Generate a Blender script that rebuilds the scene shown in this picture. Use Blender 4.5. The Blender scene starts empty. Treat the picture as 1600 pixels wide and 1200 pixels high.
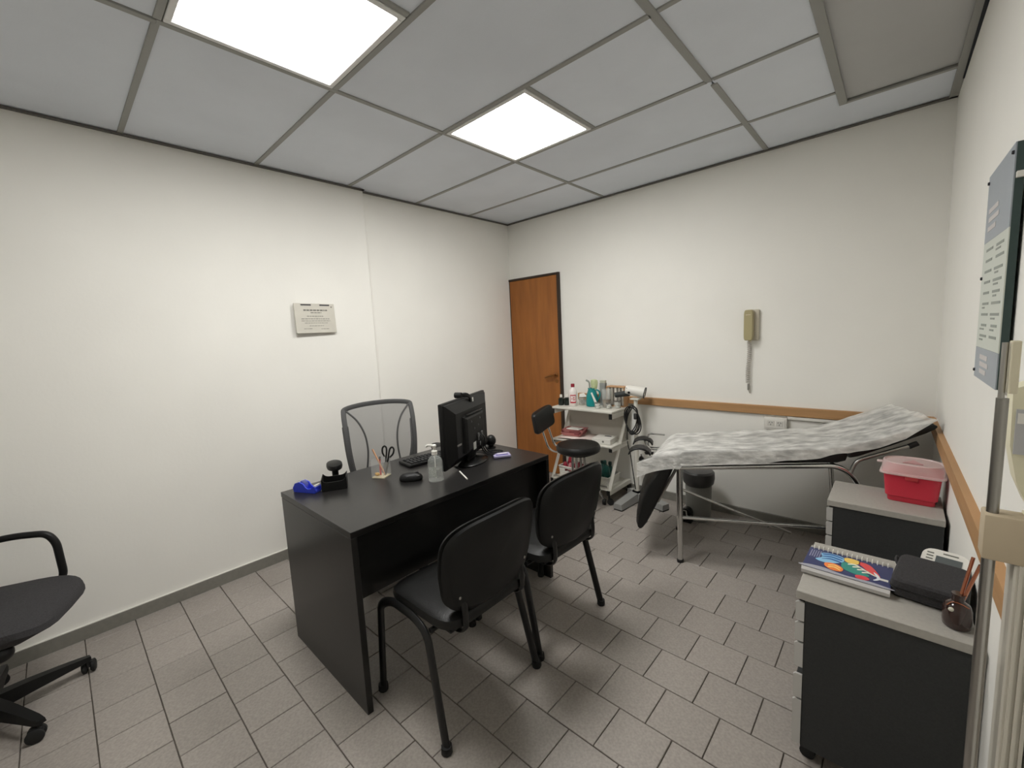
import bpy, bmesh, math, random
from mathutils import Vector, Matrix, noise as mnoise

random.seed(7)
sc = bpy.context.scene
COL = sc.collection
PI = math.pi

# ------------------------------------------------------------------ camera
F_PX, YAW, PITCH, ROLL = 658.63, -0.7462, -0.1183, -0.0493
CAM = Vector((3.0657, -3.3663, 1.4511))
cam = bpy.data.cameras.new('camera')
cam.sensor_width = 36.0
cam.lens = F_PX / 1600.0 * 36.0
cam.clip_start = 0.02
cam_o = bpy.data.objects.new('camera', cam)
COL.objects.link(cam_o)
fwd = Vector((math.sin(YAW) * math.cos(PITCH), math.cos(YAW) * math.cos(PITCH), math.sin(PITCH)))
r0 = Vector((math.cos(YAW), -math.sin(YAW), 0))
u0 = r0.cross(fwd)
rt = math.cos(ROLL) * r0 + math.sin(ROLL) * u0
up = -math.sin(ROLL) * r0 + math.cos(ROLL) * u0
cam_o.matrix_world = Matrix(((rt.x, up.x, -fwd.x, CAM.x), (rt.y, up.y, -fwd.y, CAM.y),
                             (rt.z, up.z, -fwd.z, CAM.z), (0, 0, 0, 1)))
sc.camera = cam_o

# ------------------------------------------------------------------ world, exposure
w = bpy.data.worlds.new('world')
sc.world = w
w.use_nodes = True
w.node_tree.nodes['Background'].inputs[0].default_value = (0.5, 0.5, 0.5, 1)
w.node_tree.nodes['Background'].inputs[1].default_value = 0.02
sc.view_settings.view_transform = 'Standard'
sc.view_settings.look = 'None'
sc.view_settings.gamma = 1.0
sc.view_settings.use_curve_mapping = False
sc.view_settings.exposure = 0.0
PANEL_STRENGTH = 29.8

# ------------------------------------------------------------------ materials
MATS = {}
def s2l(c):
    return tuple((x / 12.92 if x <= 0.04045 else ((x + 0.055) / 1.055) ** 2.4) for x in c)

def mat(name, rgb, rough=0.5, metal=0.0, var=0.0, vscale=30.0, bump=0.0, bscale=200.0,
        alpha=1.0, transm=0.0, spec=0.5, emit=None, stretch=None, objvar=0.0, coat=0.0, ior=1.45, detail=3.0,
        sss=0.0):
    """rgb given in display (sRGB) values"""
    if name in MATS:
        return MATS[name]
    m = bpy.data.materials.new(name)
    m.use_nodes = True
    nt = m.node_tree
    b = nt.nodes['Principled BSDF']
    col = s2l(rgb)
    b.inputs['Base Color'].default_value = (*col, 1)
    b.inputs['Roughness'].default_value = rough
    b.inputs['Metallic'].default_value = metal
    b.inputs['Alpha'].default_value = alpha
    b.inputs['Transmission Weight'].default_value = transm
    b.inputs['Specular IOR Level'].default_value = spec
    b.inputs['IOR'].default_value = ior
    b.inputs['Coat Weight'].default_value = coat
    if sss:
        b.inputs['Subsurface Weight'].default_value = sss
        b.inputs['Subsurface Radius'].default_value = (0.02, 0.01, 0.01)
    if emit:
        b.inputs['Emission Color'].default_value = (*emit[0], 1)
        b.inputs['Emission Strength'].default_value = emit[1]
    tc = nt.nodes.new('ShaderNodeTexCoord')
    src = tc.outputs['Object']
    if stretch:
        mp = nt.nodes.new('ShaderNodeMapping')
        mp.inputs['Scale'].default_value = stretch
        nt.links.new(src, mp.inputs['Vector'])
        src = mp.outputs['Vector']
    last = None
    if var > 0:
        n = nt.nodes.new('ShaderNodeTexNoise')
        n.inputs['Scale'].default_value = vscale
        n.inputs['Detail'].default_value = detail
        nt.links.new(src, n.inputs['Vector'])
        r = nt.nodes.new('ShaderNodeValToRGB')
        r.color_ramp.elements[0].position = 0.3
        r.color_ramp.elements[1].position = 0.7
        r.color_ramp.elements[0].color = (*[max(0, c * (1 - var)) for c in col], 1)
        r.color_ramp.elements[1].color = (*[min(1, c * (1 + var)) for c in col], 1)
        nt.links.new(n.outputs['Fac'], r.inputs['Fac'])
        last = r.outputs['Color']
    if objvar > 0:
        oi = nt.nodes.new('ShaderNodeObjectInfo')
        mr = nt.nodes.new('ShaderNodeMapRange')
        mr.inputs['To Min'].default_value = 1 - objvar
        mr.inputs['To Max'].default_value = 1 + objvar
        nt.links.new(oi.outputs['Random'], mr.inputs['Value'])
        hs = nt.nodes.new('ShaderNodeHueSaturation')
        nt.links.new(mr.outputs['Result'], hs.inputs['Value'])
        if last:
            nt.links.new(last, hs.inputs['Color'])
        else:
            hs.inputs['Color'].default_value = (*col, 1)
        last = hs.outputs['Color']
    if last:
        nt.links.new(last, b.inputs['Base Color'])
    if bump > 0:
        n2 = nt.nodes.new('ShaderNodeTexNoise')
        n2.inputs['Scale'].default_value = bscale
        n2.inputs['Detail'].default_value = 4
        nt.links.new(src, n2.inputs['Vector'])
        bp = nt.nodes.new('ShaderNodeBump')
        bp.inputs['Strength'].default_value = bump
        bp.inputs['Distance'].default_value = 0.004
        nt.links.new(n2.outputs['Fac'], bp.inputs['Height'])
        nt.links.new(bp.outputs['Normal'], b.inputs['Normal'])
    MATS[name] = m
    return m

M_WALL = mat('wall_paint', (.935, .928, .902), .75, var=.02, vscale=2.0, bump=.12, bscale=60)
M_CEILTILE = mat('ceiling_board', (.885, .905, .935), .9, var=.03, vscale=3, bump=.1, bscale=120, objvar=.03)
M_HATCH = mat('hatch_board', (.74, .74, .735), .8, var=.03, vscale=3)
M_GRID = mat('grid_metal', (.60, .60, .58), .55)
M_ANGLE = mat('angle_metal', (.38, .37, .35), .6)
M_DARKGAP = mat('dark_gap', (.10, .11, .14), .8)
M_GROUT = mat('grout', (.40, .375, .345), .95, var=.15, vscale=60)
M_BASE = mat('baseboard_grey', (.50, .49, .46), .6, var=.06, vscale=40)
M_WOOD = mat('door_veneer', (.60, .37, .16), .45, var=.16, vscale=7, stretch=(3.0, 3.0, .35), detail=6)
M_JAMB = mat('door_jamb', (.20, .15, .11), .6)
M_RAIL = mat('rail_wood', (.69, .53, .36), .55, var=.10, vscale=6, stretch=(.4, .4, 8))
M_BRONZE = mat('bronze', (.55, .38, .22), .35, metal=.8)
M_DESK = mat('desk_laminate', (.12, .116, .113), .29, var=.12, vscale=9, stretch=(6, .5, 6), spec=.5)
M_BLACKV = mat('black_vinyl', (.085, .085, .083), .40, spec=.4, bump=.25, bscale=350)
M_BLACKP = mat('black_plastic', (.075, .075, .075), .45, spec=.35, bump=.08, bscale=500)
M_BLACKGLOSS = mat('black_gloss', (.09, .09, .09), .25)
M_BLACKMETAL = mat('black_metal', (.09, .09, .09), .38)
M_FABRIC = mat('dark_fabric', (.215, .21, .215), .95, var=.2, vscale=180, bump=.3, bscale=500)
M_RUBBER = mat('rubber', (.10, .10, .10), .7)
M_CHROME = mat('chrome', (.80, .80, .79), .16, metal=1.0)
M_STEEL = mat('steel', (.66, .65, .63), .30, metal=1.0)
M_MESH = mat('mesh_fabric', (.40, .40, .40), .9, alpha=.57, var=.08, vscale=400)
M_GREYFRAME = mat('frame_grey', (.30, .30, .30), .45)
M_WHITE = mat('white_plastic', (.88, .87, .84), .4)
M_WHITEMETAL = mat('white_enamel', (.85, .84, .80), .35)
M_PAPERW = mat('paper_white', (.90, .89, .86), .85, var=.02, vscale=8)
M_GREYTOP = mat('cabinet_top', (.66, .645, .615), .5, var=.05, vscale=90)
M_CABBLACK = mat('cabinet_side', (.185, .19, .19), .7, var=.12, vscale=220, bump=.1, bscale=400)
M_SILVER = mat('silver_handle', (.78, .775, .76), .4, metal=.25)
M_CREAM = mat('cream_plastic', (.83, .80, .70), .5)
M_BEIGE = mat('beige_plastic', (.74, .68, .58), .55, var=.03, vscale=20)
M_YELLOW = mat('pale_yellow_plastic', (.89, .87, .76), .5)
M_GLASS = mat('clear_glass', (1, 1, 1), .03, transm=1.0, ior=1.3)
M_ACRYL = mat('clear_acrylic', (.97, .98, .98), .05, alpha=.09, spec=.8)
M_RED = mat('red_plastic', (.80, .21, .28), .35, sss=.05)
M_REDTAB = mat('red_tab', (.86, .30, .32), .4, alpha=.8)
M_LID = mat('pink_clear_lid', (.96, .88, .87), .3, alpha=.5)
M_INKGREY = mat('ink_grey', (.47, .47, .44), .8)
M_INKDARK = mat('ink_dark', (.20, .20, .22), .8)

# ------------------------------------------------------------------ mesh builder
def cr(pts, n=6, closed=False):
    """Catmull-Rom smoothing of a polyline"""
    P = [Vector(p) for p in pts]
    out = []
    L = len(P)
    rng = range(L) if closed else range(L - 1)
    for i in rng:
        if closed:
            p0, p1, p2, p3 = P[(i - 1) % L], P[i], P[(i + 1) % L], P[(i + 2) % L]
        else:
            p1, p2 = P[i], P[i + 1]
            p0 = P[i - 1] if i > 0 else p1 * 2 - p2
            p3 = P[i + 2] if i + 2 < L else p2 * 2 - p1
        for k in range(n):
            t = k / n
            out.append(0.5 * ((2 * p1) + (-p0 + p2) * t + (2 * p0 - 5 * p1 + 4 * p2 - p3) * t * t + (-p0 + 3 * p1 - 3 * p2 + p3) * t ** 3))
    if not closed:
        out.append(P[-1].copy())
    return out

def bend(pts, r=0.05, n=5):
    """polyline with rounded corners"""
    P = [Vector(p) for p in pts]
    out = [P[0]]
    for i in range(1, len(P) - 1):
        a = P[i - 1] - P[i]
        b = P[i + 1] - P[i]
        k = min(r, a.length * .49, b.length * .49)
        p, q = P[i] + a.normalized() * k, P[i] + b.normalized() * k
        for j in range(n + 1):
            t = j / n
            out.append(p * (1 - t) ** 2 + P[i] * 2 * t * (1 - t) + q * t * t)
    out.append(P[-1])
    return out

class MB:
    def __init__(self):
        self.v, self.f = [], []

    def add(self, verts, faces, M=None):
        o = len(self.v)
        for p in verts:
            p = Vector(p)
            self.v.append(M @ p if M is not None else p)
        for f in faces:
            self.f.append([i + o for i in f])
        return self

    def box(self, c, s, r=0.0, seg=2, M=None):
        """centre, size, bevel radius"""
        bm = bmesh.new()
        bmesh.ops.create_cube(bm, size=1)
        for vv in bm.verts:
            vv.co = Vector((vv.co.x * s[0], vv.co.y * s[1], vv.co.z * s[2]))
        if r > 0:
            bmesh.ops.bevel(bm, geom=bm.edges[:], offset=r, segments=seg, affect='EDGES', profile=.5)
        T = Matrix.Translation(Vector(c))
        if M is not None:
            T = M @ T
        bm.verts.index_update()
        self.add([v.co.copy() for v in bm.verts], [[v.index for v in f.verts] for f in bm.faces], T)
        bm.free()
        return self

    def b2(self, lo, hi, r=0.0, seg=2, M=None):
        c = [(a + b) / 2 for a, b in zip(lo, hi)]
        s = [abs(b - a) for a, b in zip(lo, hi)]
        return self.box(c, s, r, seg, M)

    def tube(self, path, r, seg=10, closed=False, flat=None, caps=True, M=None):
        """swept circle; r number or list; flat=(ra, rb, up) makes an ellipse with rb along up"""
        P = [Vector(p) for p in path]
        n = len(P)
        rings = []
        T = []
        for i in range(n):
            if closed:
                t = P[(i + 1) % n] - P[i - 1]
            elif i == 0:
                t = P[1] - P[0]
            elif i == n - 1:
                t = P[-1] - P[-2]
            else:
                t = P[i + 1] - P[i - 1]
            T.append(t.normalized() if t.length > 1e-9 else Vector((0, 0, 1)))
        a = Vector((0, 0, 1)) if abs(T[0].z) < .9 else Vector((1, 0, 0))
        if flat:
            a = Vector(flat[2])
        nrm = (a - T[0] * a.dot(T[0])).normalized()
        for i in range(n):
            if flat:
                a = Vector(flat[2])
                q = a - T[i] * a.dot(T[i])
                nrm = q.normalized() if q.length > 1e-6 else nrm
            else:
                q = nrm - T[i] * nrm.dot(T[i])
                nrm = q.normalized() if q.length > 1e-6 else nrm
            bn = T[i].cross(nrm)
            ri = r[i] if isinstance(r, (list, tuple)) else r
            ra, rb = (flat[0], flat[1]) if flat else (ri, ri)
            rings.append([P[i] + bn * (ra * math.cos(2 * PI * k / seg)) + nrm * (rb * math.sin(2 * PI * k / seg)) for k in range(seg)])
        return self.loft(rings, closed_path=closed, caps=caps, M=M)

    def loft(self, rings, closed_path=False, caps=True, M=None):
        n, s = len(rings), len(rings[0])
        V = [p for rg in rings for p in rg]
        Fc = []
        for i in range(n if closed_path else n - 1):
            j = (i + 1) % n
            for k in range(s):
                l = (k + 1) % s
                Fc.append([i * s + k, i * s + l, j * s + l, j * s + k])
        if caps and not closed_path:
            Fc.append(list(range(s))[::-1])
            Fc.append([(n - 1) * s + k for k in range(s)])
        return self.add(V, Fc, M)

    def lathe(self, prof, c=(0, 0, 0), seg=20, caps=True, sx=1.0, sy=1.0, M=None):
        rings = [[Vector((c[0] + r * sx * math.cos(2 * PI * k / seg), c[1] + r * sy * math.sin(2 * PI * k / seg), c[2] + z)) for k in range(seg)] for r, z in prof]
        return self.loft(rings, caps=caps, M=M)

    def prism(self, poly, t, M=None):
        """polygon in local xy, extruded z 0..t"""
        n = len(poly)
        V = [Vector((p[0], p[1], 0)) for p in poly] + [Vector((p[0], p[1], t)) for p in poly]
        Fc = [list(range(n))[::-1], list(range(n, 2 * n))] + [[i, (i + 1) % n, (i + 1) % n + n, i + n] for i in range(n)]
        return self.add(V, Fc, M)

    def grid(self, fn, nu, nv, M=None):
        V = [Vector(fn(i / nu, j / nv)) for i in range(nu + 1) for j in range(nv + 1)]
        Fc = [[i * (nv + 1) + j, (i + 1) * (nv + 1) + j, (i + 1) * (nv + 1) + j + 1, i * (nv + 1) + j + 1] for i in range(nu) for j in range(nv)]
        return self.add(V, Fc, M)

    def ball(self, c, r, seg=14, rings=9, M=None):
        rx, ry, rz = r if isinstance(r, (tuple, list)) else (r, r, r)
        prof = []
        R = []
        for i in range(rings + 1):
            a = -PI / 2 + PI * i / rings
            rr = max(math.cos(a), .02)
            R.append([Vector((c[0] + rx * rr * math.cos(2 * PI * k / seg), c[1] + ry * rr * math.sin(2 * PI * k / seg), c[2] + rz * math.sin(a))) for k in range(seg)])
        return self.loft(R, M=M)

    def mesh(self, name, smooth=True, angle=38):
        me = bpy.data.meshes.new(name)
        me.from_pydata([tuple(p) for p in self.v], [], self.f)
        me.validate()
        bm = bmesh.new()
        bm.from_mesh(me)
        bmesh.ops.recalc_face_normals(bm, faces=bm.faces[:])
        bm.to_mesh(me)
        bm.free()
        if smooth:
            me.polygons.foreach_set('use_smooth', [True] * len(me.polygons))
            me.set_sharp_from_angle(angle=math.radians(angle))
        return me

    def build(self, name, m, parent=None, smooth=True, angle=38, solid=0.0):
        me = self.mesh(name, smooth, angle)
        me.materials.append(m)
        o = bpy.data.objects.new(name, me)
        COL.objects.link(o)
        if parent is not None:
            o.parent = parent
        if solid:
            md = o.modifiers.new('thickness', 'SOLIDIFY')
            md.thickness = solid
            md.offset = 0
        return o

def tag(o, label=None, cat=None, group=None, kind=None):
    if label:
        o['label'] = label
    if cat:
        o['category'] = cat
    if group:
        o['group'] = group
    if kind:
        o['kind'] = kind
    return o

def thing(name, label, cat, loc=(0, 0, 0), rz=0.0, group=None):
    o = bpy.data.objects.new(name, None)
    o.empty_display_size = .1
    COL.objects.link(o)
    o.location = loc
    o.rotation_euler = (0, 0, rz)
    return tag(o, label, cat, group)

def copy_tree(o, parent=None):
    c = o.copy()
    COL.objects.link(c)
    c.parent = parent
    for ch in list(o.children):
        copy_tree(ch, c)
    return c

def struct(name, mb, m, parent=None, smooth=False):
    o = mb.build(name, m, parent, smooth)
    if parent is None:
        tag(o, kind='structure')
    return o

def inst(name, me, loc, parent=None, rot=(0, 0, 0), scale=(1, 1, 1)):
    o = bpy.data.objects.new(name, me)
    COL.objects.link(o)
    o.location = loc
    o.rotation_euler = rot
    o.scale = scale
    if parent is not None:
        o.parent = parent
    return o

RX = lambda a: Matrix.Rotation(a, 4, 'X')
RY = lambda a: Matrix.Rotation(a, 4, 'Y')
RZ = lambda a: Matrix.Rotation(a, 4, 'Z')
TR = lambda *p: Matrix.Translation(Vector(p))

# ------------------------------------------------------------------ room shell
H = 2.574
YB = -4.7                     # wall behind the camera
def wall_x(y):                # right wall, very slightly out of square
    return 3.235 - 0.0175 * y

struct('wall_back', MB().b2((-.15, 0, 0), (3.6, .12, H + .25)), M_WALL)
lw = MB()
lw.b2((-.15, -1.638, 0), (0, .0, H + .25))
lw.b2((-.15, YB, 0), (.04, -1.638, H + .25), r=.007, seg=2)
struct('wall_left', lw, M_WALL)
rw = MB()
poly = [(wall_x(.05), .05), (wall_x(.05) + .12, .05), (wall_x(YB) + .12, YB), (wall_x(YB), YB)]
rw.prism(poly, H + .25)
struct('wall_right', rw, M_WALL)
struct('wall_front', MB().b2((-.15, YB - .12, 0), (3.6, YB, H + .25)), M_WALL)

# floor: grout bed and single tiles
floor = struct('floor', MB().b2((-.1, YB - .05, -.06), (3.5, .06, -.004)), M_GROUT)
M_TILE = mat('floor_tile', (.60, .572, .545), .42, var=.13, vscale=110, bump=.06, bscale=90, objvar=.055, detail=5)
PX_, PY_, GAP = .202, .196, .0036
def tile_mesh(sx, sy):
    me = MB().box((0, 0, -.004), (sx, sy, .012), r=.0016, seg=1).mesh('floor_tile', smooth=False)
    me.materials.append(M_TILE)
    return me
full = tile_mesh(PX_ - GAP, PY_ - GAP)
def proj(p):
    d = Vector(p) - CAM
    z = d.dot(fwd)
    if z < .05:
        return None
    return 800 + F_PX * d.dot(rt) / z, 600 - F_PX * d.dot(up) / z
cands = []
for k in range(-8, 18):
    y0, y1 = -3.228 + k * PY_, -3.228 + (k + 1) * PY_
    y0c, y1c = max(y0, YB), min(y1, 0)
    if y1c - y0c < .02:
        continue
    off = .01 if k % 2 == 0 else .01 + PX_ / 2
    for n in range(-1, 18):
        x0, x1 = off + n * PX_, off + (n + 1) * PX_
        x0c, x1c = max(x0, .0), min(x1, 3.32)
        if x1c - x0c < .02:
            continue
        cands.append((x0c, x1c, y0c, y1c))
def vis_size(c):
    q = proj(((c[0] + c[1]) / 2, (c[2] + c[3]) / 2, 0))
    if q is None or not (-70 < q[0] < 1670 and 500 < q[1] < 1260):
        return 1e9
    return (Vector(((c[0] + c[1]) / 2, (c[2] + c[3]) / 2, 0)) - CAM).length
cands.sort(key=vis_size)
rest = MB()
nt_ = 0
for c in cands:
    cx, cy, sx, sy = (c[0] + c[1]) / 2, (c[2] + c[3]) / 2, c[1] - c[0] - GAP, c[3] - c[2] - GAP
    dz = random.uniform(-.0007, .0007)
    if nt_ < 290 and vis_size(c) < 1e8:
        me = full if (abs(sx - (PX_ - GAP)) < .001 and abs(sy - (PY_ - GAP)) < .001) else tile_mesh(sx, sy)
        inst('floor_tile', me, (cx, cy, dz), floor, rot=(random.uniform(-.002, .002), random.uniform(-.002, .002), random.uniform(-.003, .003)))
        nt_ += 1
    else:
        rest.box((cx, cy, -.004 + dz), (sx, sy, .012))
if rest.v:
    o = rest.build('floor_tile_remainder', M_TILE, floor, smooth=False)
    o['kind'] = 'stuff'

# baseboards
struct('baseboard_left', MB().b2((.03, YB, 0), (.052, -1.638, .072), r=.003, seg=1).b2((-.01, -1.638, 0), (.012, .0, .072), r=.003, seg=1), M_BASE)
MB().b2((.04, YB, .0722), (.0522, -1.638, .0755)).build('lit_ledge_strip', M_WHITE, bpy.data.objects['baseboard_left'], smooth=False)  # white strip paints the light caught by the baseboard's top ledge
struct('baseboard_back', MB().b2((.66, -.012, 0), (3.25, .01, .072), r=.003, seg=1), M_BASE)
bb = MB()
bb.prism([(wall_x(0) - .012, 0), (wall_x(0) + .02, 0), (wall_x(YB) + .02, YB), (wall_x(YB) - .012, YB)], .072)
struct('baseboard_right', bb, M_BASE)

# ------------------------------------------------------------------ ceiling
ceil = struct('ceiling', MB().b2((-.15, YB - .1, H + .14), (3.6, .12, H + .25)), M_CEILTILE)
XL = [0.0, 1.1376, 2.3585, 2.79]
YL = [0.0, -.5411, -1.1454, -1.7507, -2.3649, -2.9851, -3.60, -4.21, YB]
XM = 1.745
def ctile(x0, x1, y0, y1, m=M_CEILTILE, name='ceiling_tile', z=H + .006):
    g = .004
    MB().b2((x0 + g, y1 + g, z), (x1 - g, y0 - g, z + .014), r=.003, seg=1).build(name, m, ceil, smooth=False)
LIGHTS = {(1, 2): None, (1, 4): None}
for j in range(len(YL) - 1):
    y0, y1 = YL[j], YL[j + 1]
    ctile(0 if j < 3 else .03, XL[1], y0, y1)
    if j in (2, 4):
        ctile(XM, XL[2], y0, y1)
    else:
        ctile(XL[1], XL[2], y0, y1)
    if j:
        ctile(XL[2], XL[3], y0, y1)
MB().prism([(XL[2] + .004, -.004), (3.33, -.004), (3.33, -.381), (XL[3] + .002, -.381), (XL[3] + .002, YL[1] + .004), (XL[2] + .004, YL[1] + .004)], .014, TR(0, 0, H + .006)).build('ceiling_tile', M_CEILTILE, ceil, smooth=False)
ctile(XL[3] + .002, 3.33, -.385, -1.75, M_HATCH, 'hatch_panel', H + .012)
ctile(XL[3] + .002, 3.33, -1.75, -3.1, M_HATCH, 'hatch_panel', H + .012)
ctile(XL[3], 3.36, -3.1, YB)

def bar(x0, y0, x1, y1, wd=.024, z=H, m=M_GRID, t=.010):
    d = Vector((x1 - x0, y1 - y0, 0))
    a = math.atan2(d.y, d.x)
    mb = MB().box((d.length / 2, 0, t / 2), (d.length, wd, t), r=.0015, seg=1)
    mb.box((d.length / 2, 0, t / 2 + .02), (d.length, .003, .03))
    o = mb.build('grid_bar', m, ceil, smooth=False)
    o.location = (x0, y0, z)
    o.rotation_euler = (0, 0, a)
    return o
# main runners along y with a slight bow, as hung
bar(XL[1], -.01, XL[1] + .004, YL[3])
bar(XL[1] + .004, YL[3], XL[1] - .004, YL[5])
bar(XL[1] - .008, YL[5], XL[1] - .008, YB)
bar(XL[2], -.01, XL[2] + .004, YL[2] + .05, .03)
bar(XL[2] - .006, YL[2] + .012, XL[2] - .006, YL[5], .032)
bar(XL[2], YL[5], XL[2], YB, .032)
for j, y in enumerate(YL[1:-1], 1):
    bar(.0 if j < 3 else .035, y - (.004 if j % 2 else -.004), XL[1] - .012, y)
    bar(XL[1] + .012, y, XL[2] - .014, y + .004)
    bar(XL[2] + .014, y + .004, XL[3] - .014, y + .004, .02)
for j in (2, 4):
    bar(XM, YL[j] - .014, XM, YL[j + 1] + .014, .02)
# hatch frame
bar(XL[3], -.372, XL[3] + .012, YB, .036, H - .004)
bar(XL[3] + .01, -.385, 3.235, -.385, .022, H - .004)
# wall angles around the room
ang = MB()
struct('trim_1', MB().b2((-.01, -.022, H - .006), (3.24, .0, H + .002)), M_ANGLE)
t2 = MB().b2((0, -1.638, H - .006), (.022, 0, H + .002)).b2((.04, YB, H - .006), (.062, -1.638, H + .002)).b2((.0, -1.66, H - .006), (.062, -1.638, H + .002))
struct('trim_2', t2, M_ANGLE)
t3 = MB()
t3.prism([(wall_x(0) - .035, 0), (wall_x(0), 0), (wall_x(YB), YB), (wall_x(YB) - .035, YB)], .008, TR(0, 0, H - .006))
struct('trim_3', t3, M_GRID)
t4 = MB()
t4.prism([(wall_x(-.25) - .006, -.25), (wall_x(-.25), -.25), (wall_x(YB) + .0, YB), (wall_x(YB) - .045, YB)], .012, TR(0, 0, H - .012))
struct('trim_4', t4, M_DARKGAP)

# ------------------------------------------------------------------ ceiling lights
M_EMIT = mat('led_diffuser', (1, 1, 1), .5, emit=((1.0, .985, .955), PANEL_STRENGTH))
M_LFRAME = mat('light_frame', (.90, .90, .89), .4)
def ceiling_light(x0, x1, y0, y1, label):
    t = thing('ceiling_light', label, 'ceiling light', ((x0 + x1) / 2, (y0 + y1) / 2, H - .002), group='square light panels')
    hx, hy = (x1 - x0) / 2, (y0 - y1) / 2
    fr = MB()
    for s in (-1, 1):
        fr.box((s * (hx - .014), 0, .006), (.022, 2 * hy - .006, .014), r=.002, seg=1)
        fr.box((0, s * (hy - .014), .006), (2 * hx - .05, .022, .014), r=.002, seg=1)
    fr.build('frame', M_LFRAME, t, smooth=False)
    MB().box((0, 0, .008), (2 * hx - .05, 2 * hy - .05, .006)).build('diffuser', M_EMIT, t, smooth=False)
    MB().box((0, 0, .03), (2 * hx - .03, 2 * hy - .03, .03)).build('housing', M_WHITEMETAL, t, smooth=False)
ceiling_light(XL[1] + .012, XM - .01, YL[4] - .012, YL[5] + .012, 'large-looking square light panel nearest the camera, cut by the top edge of the photo')
ceiling_light(XL[1] + .012, XM - .01, YL[2] - .012, YL[3] + .012, 'square light panel wholly in view, above the black desk')

# ------------------------------------------------------------------ door
d = thing('door_1', None, None, (0, 0, 0))
d['kind'] = 'structure'
MB().b2((.012, -.022, .012), (.618, .005, 1.992), r=.002, seg=1).build('door_leaf', M_WOOD, d, smooth=False)
jb = MB().b2((.619, -.028, 0), (.645, .005, 2.015), r=.002, seg=1).b2((.0, -.028, 1.994), (.619, .005, 2.015), r=.002, seg=1).b2((.0, -.02, 0), (.011, .005, 1.994))
jb.build('door_frame', M_JAMB, d, smooth=False)
h = MB().lathe([(.024, 0), (.024, .006), (.012, .010), (.012, .045)], seg=14, M=TR(.575, -.022, 1.025) @ RX(PI / 2))
h.tube(bend([(.575, -.064, 1.025), (.53, -.066, 1.018), (.465, -.06, 1.0)], .02), .009, 8)
h.build('handle', M_BRONZE, d)
kh = MB().lathe([(.02, 0), (.02, .004)], seg=14, M=TR(.583, -.022, .965) @ RX(PI / 2))
kh.build('keyhole_plate', M_BRONZE, d)

# ------------------------------------------------------------------ wall rails
rl = MB().b2((.82, -.022, .80), (3.232, .003, .862), r=.003, seg=1)
struct('trim_5', rl, M_RAIL)
rr = MB()
rr.prism([(wall_x(-.03) - .022, -.03), (wall_x(-.03) + .003, -.03), (wall_x(-2.17) + .003, -2.17), (wall_x(-2.17) - .022, -2.17)], .062, TR(0, 0, .80))
struct('trim_6', rr, M_RAIL)

# ------------------------------------------------------------------ desk
DX0, DX1, DY0, DY1, DZ = .90, 1.60, -2.70, -1.50, .75
t = thing('desk', 'black laminate office desk with solid panel sides in the middle of the room', 'desk', ((DX0 + DX1) / 2, (DY0 + DY1) / 2, 0))
hx, hy = (DX1 - DX0) / 2, (DY1 - DY0) / 2
MB().b2((-hx, -hy, DZ - .025), (hx, hy, DZ), r=.0015, seg=1).build('desktop', M_DESK, t, smooth=False)
for s in (-1, 1):
    MB().b2((-hx + .005, s * hy - (.025 if s > 0 else 0) , 0), (hx, s * hy + (.025 if s < 0 else 0), DZ - .0255), r=.0015, seg=1).build('side_panel', M_DESK, t, smooth=False)
MB().b2((hx - .09, -hy + .026, .43), (hx - .072, hy - .026, DZ - .026)).build('modesty_panel', M_DESK, t, smooth=False)

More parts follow.
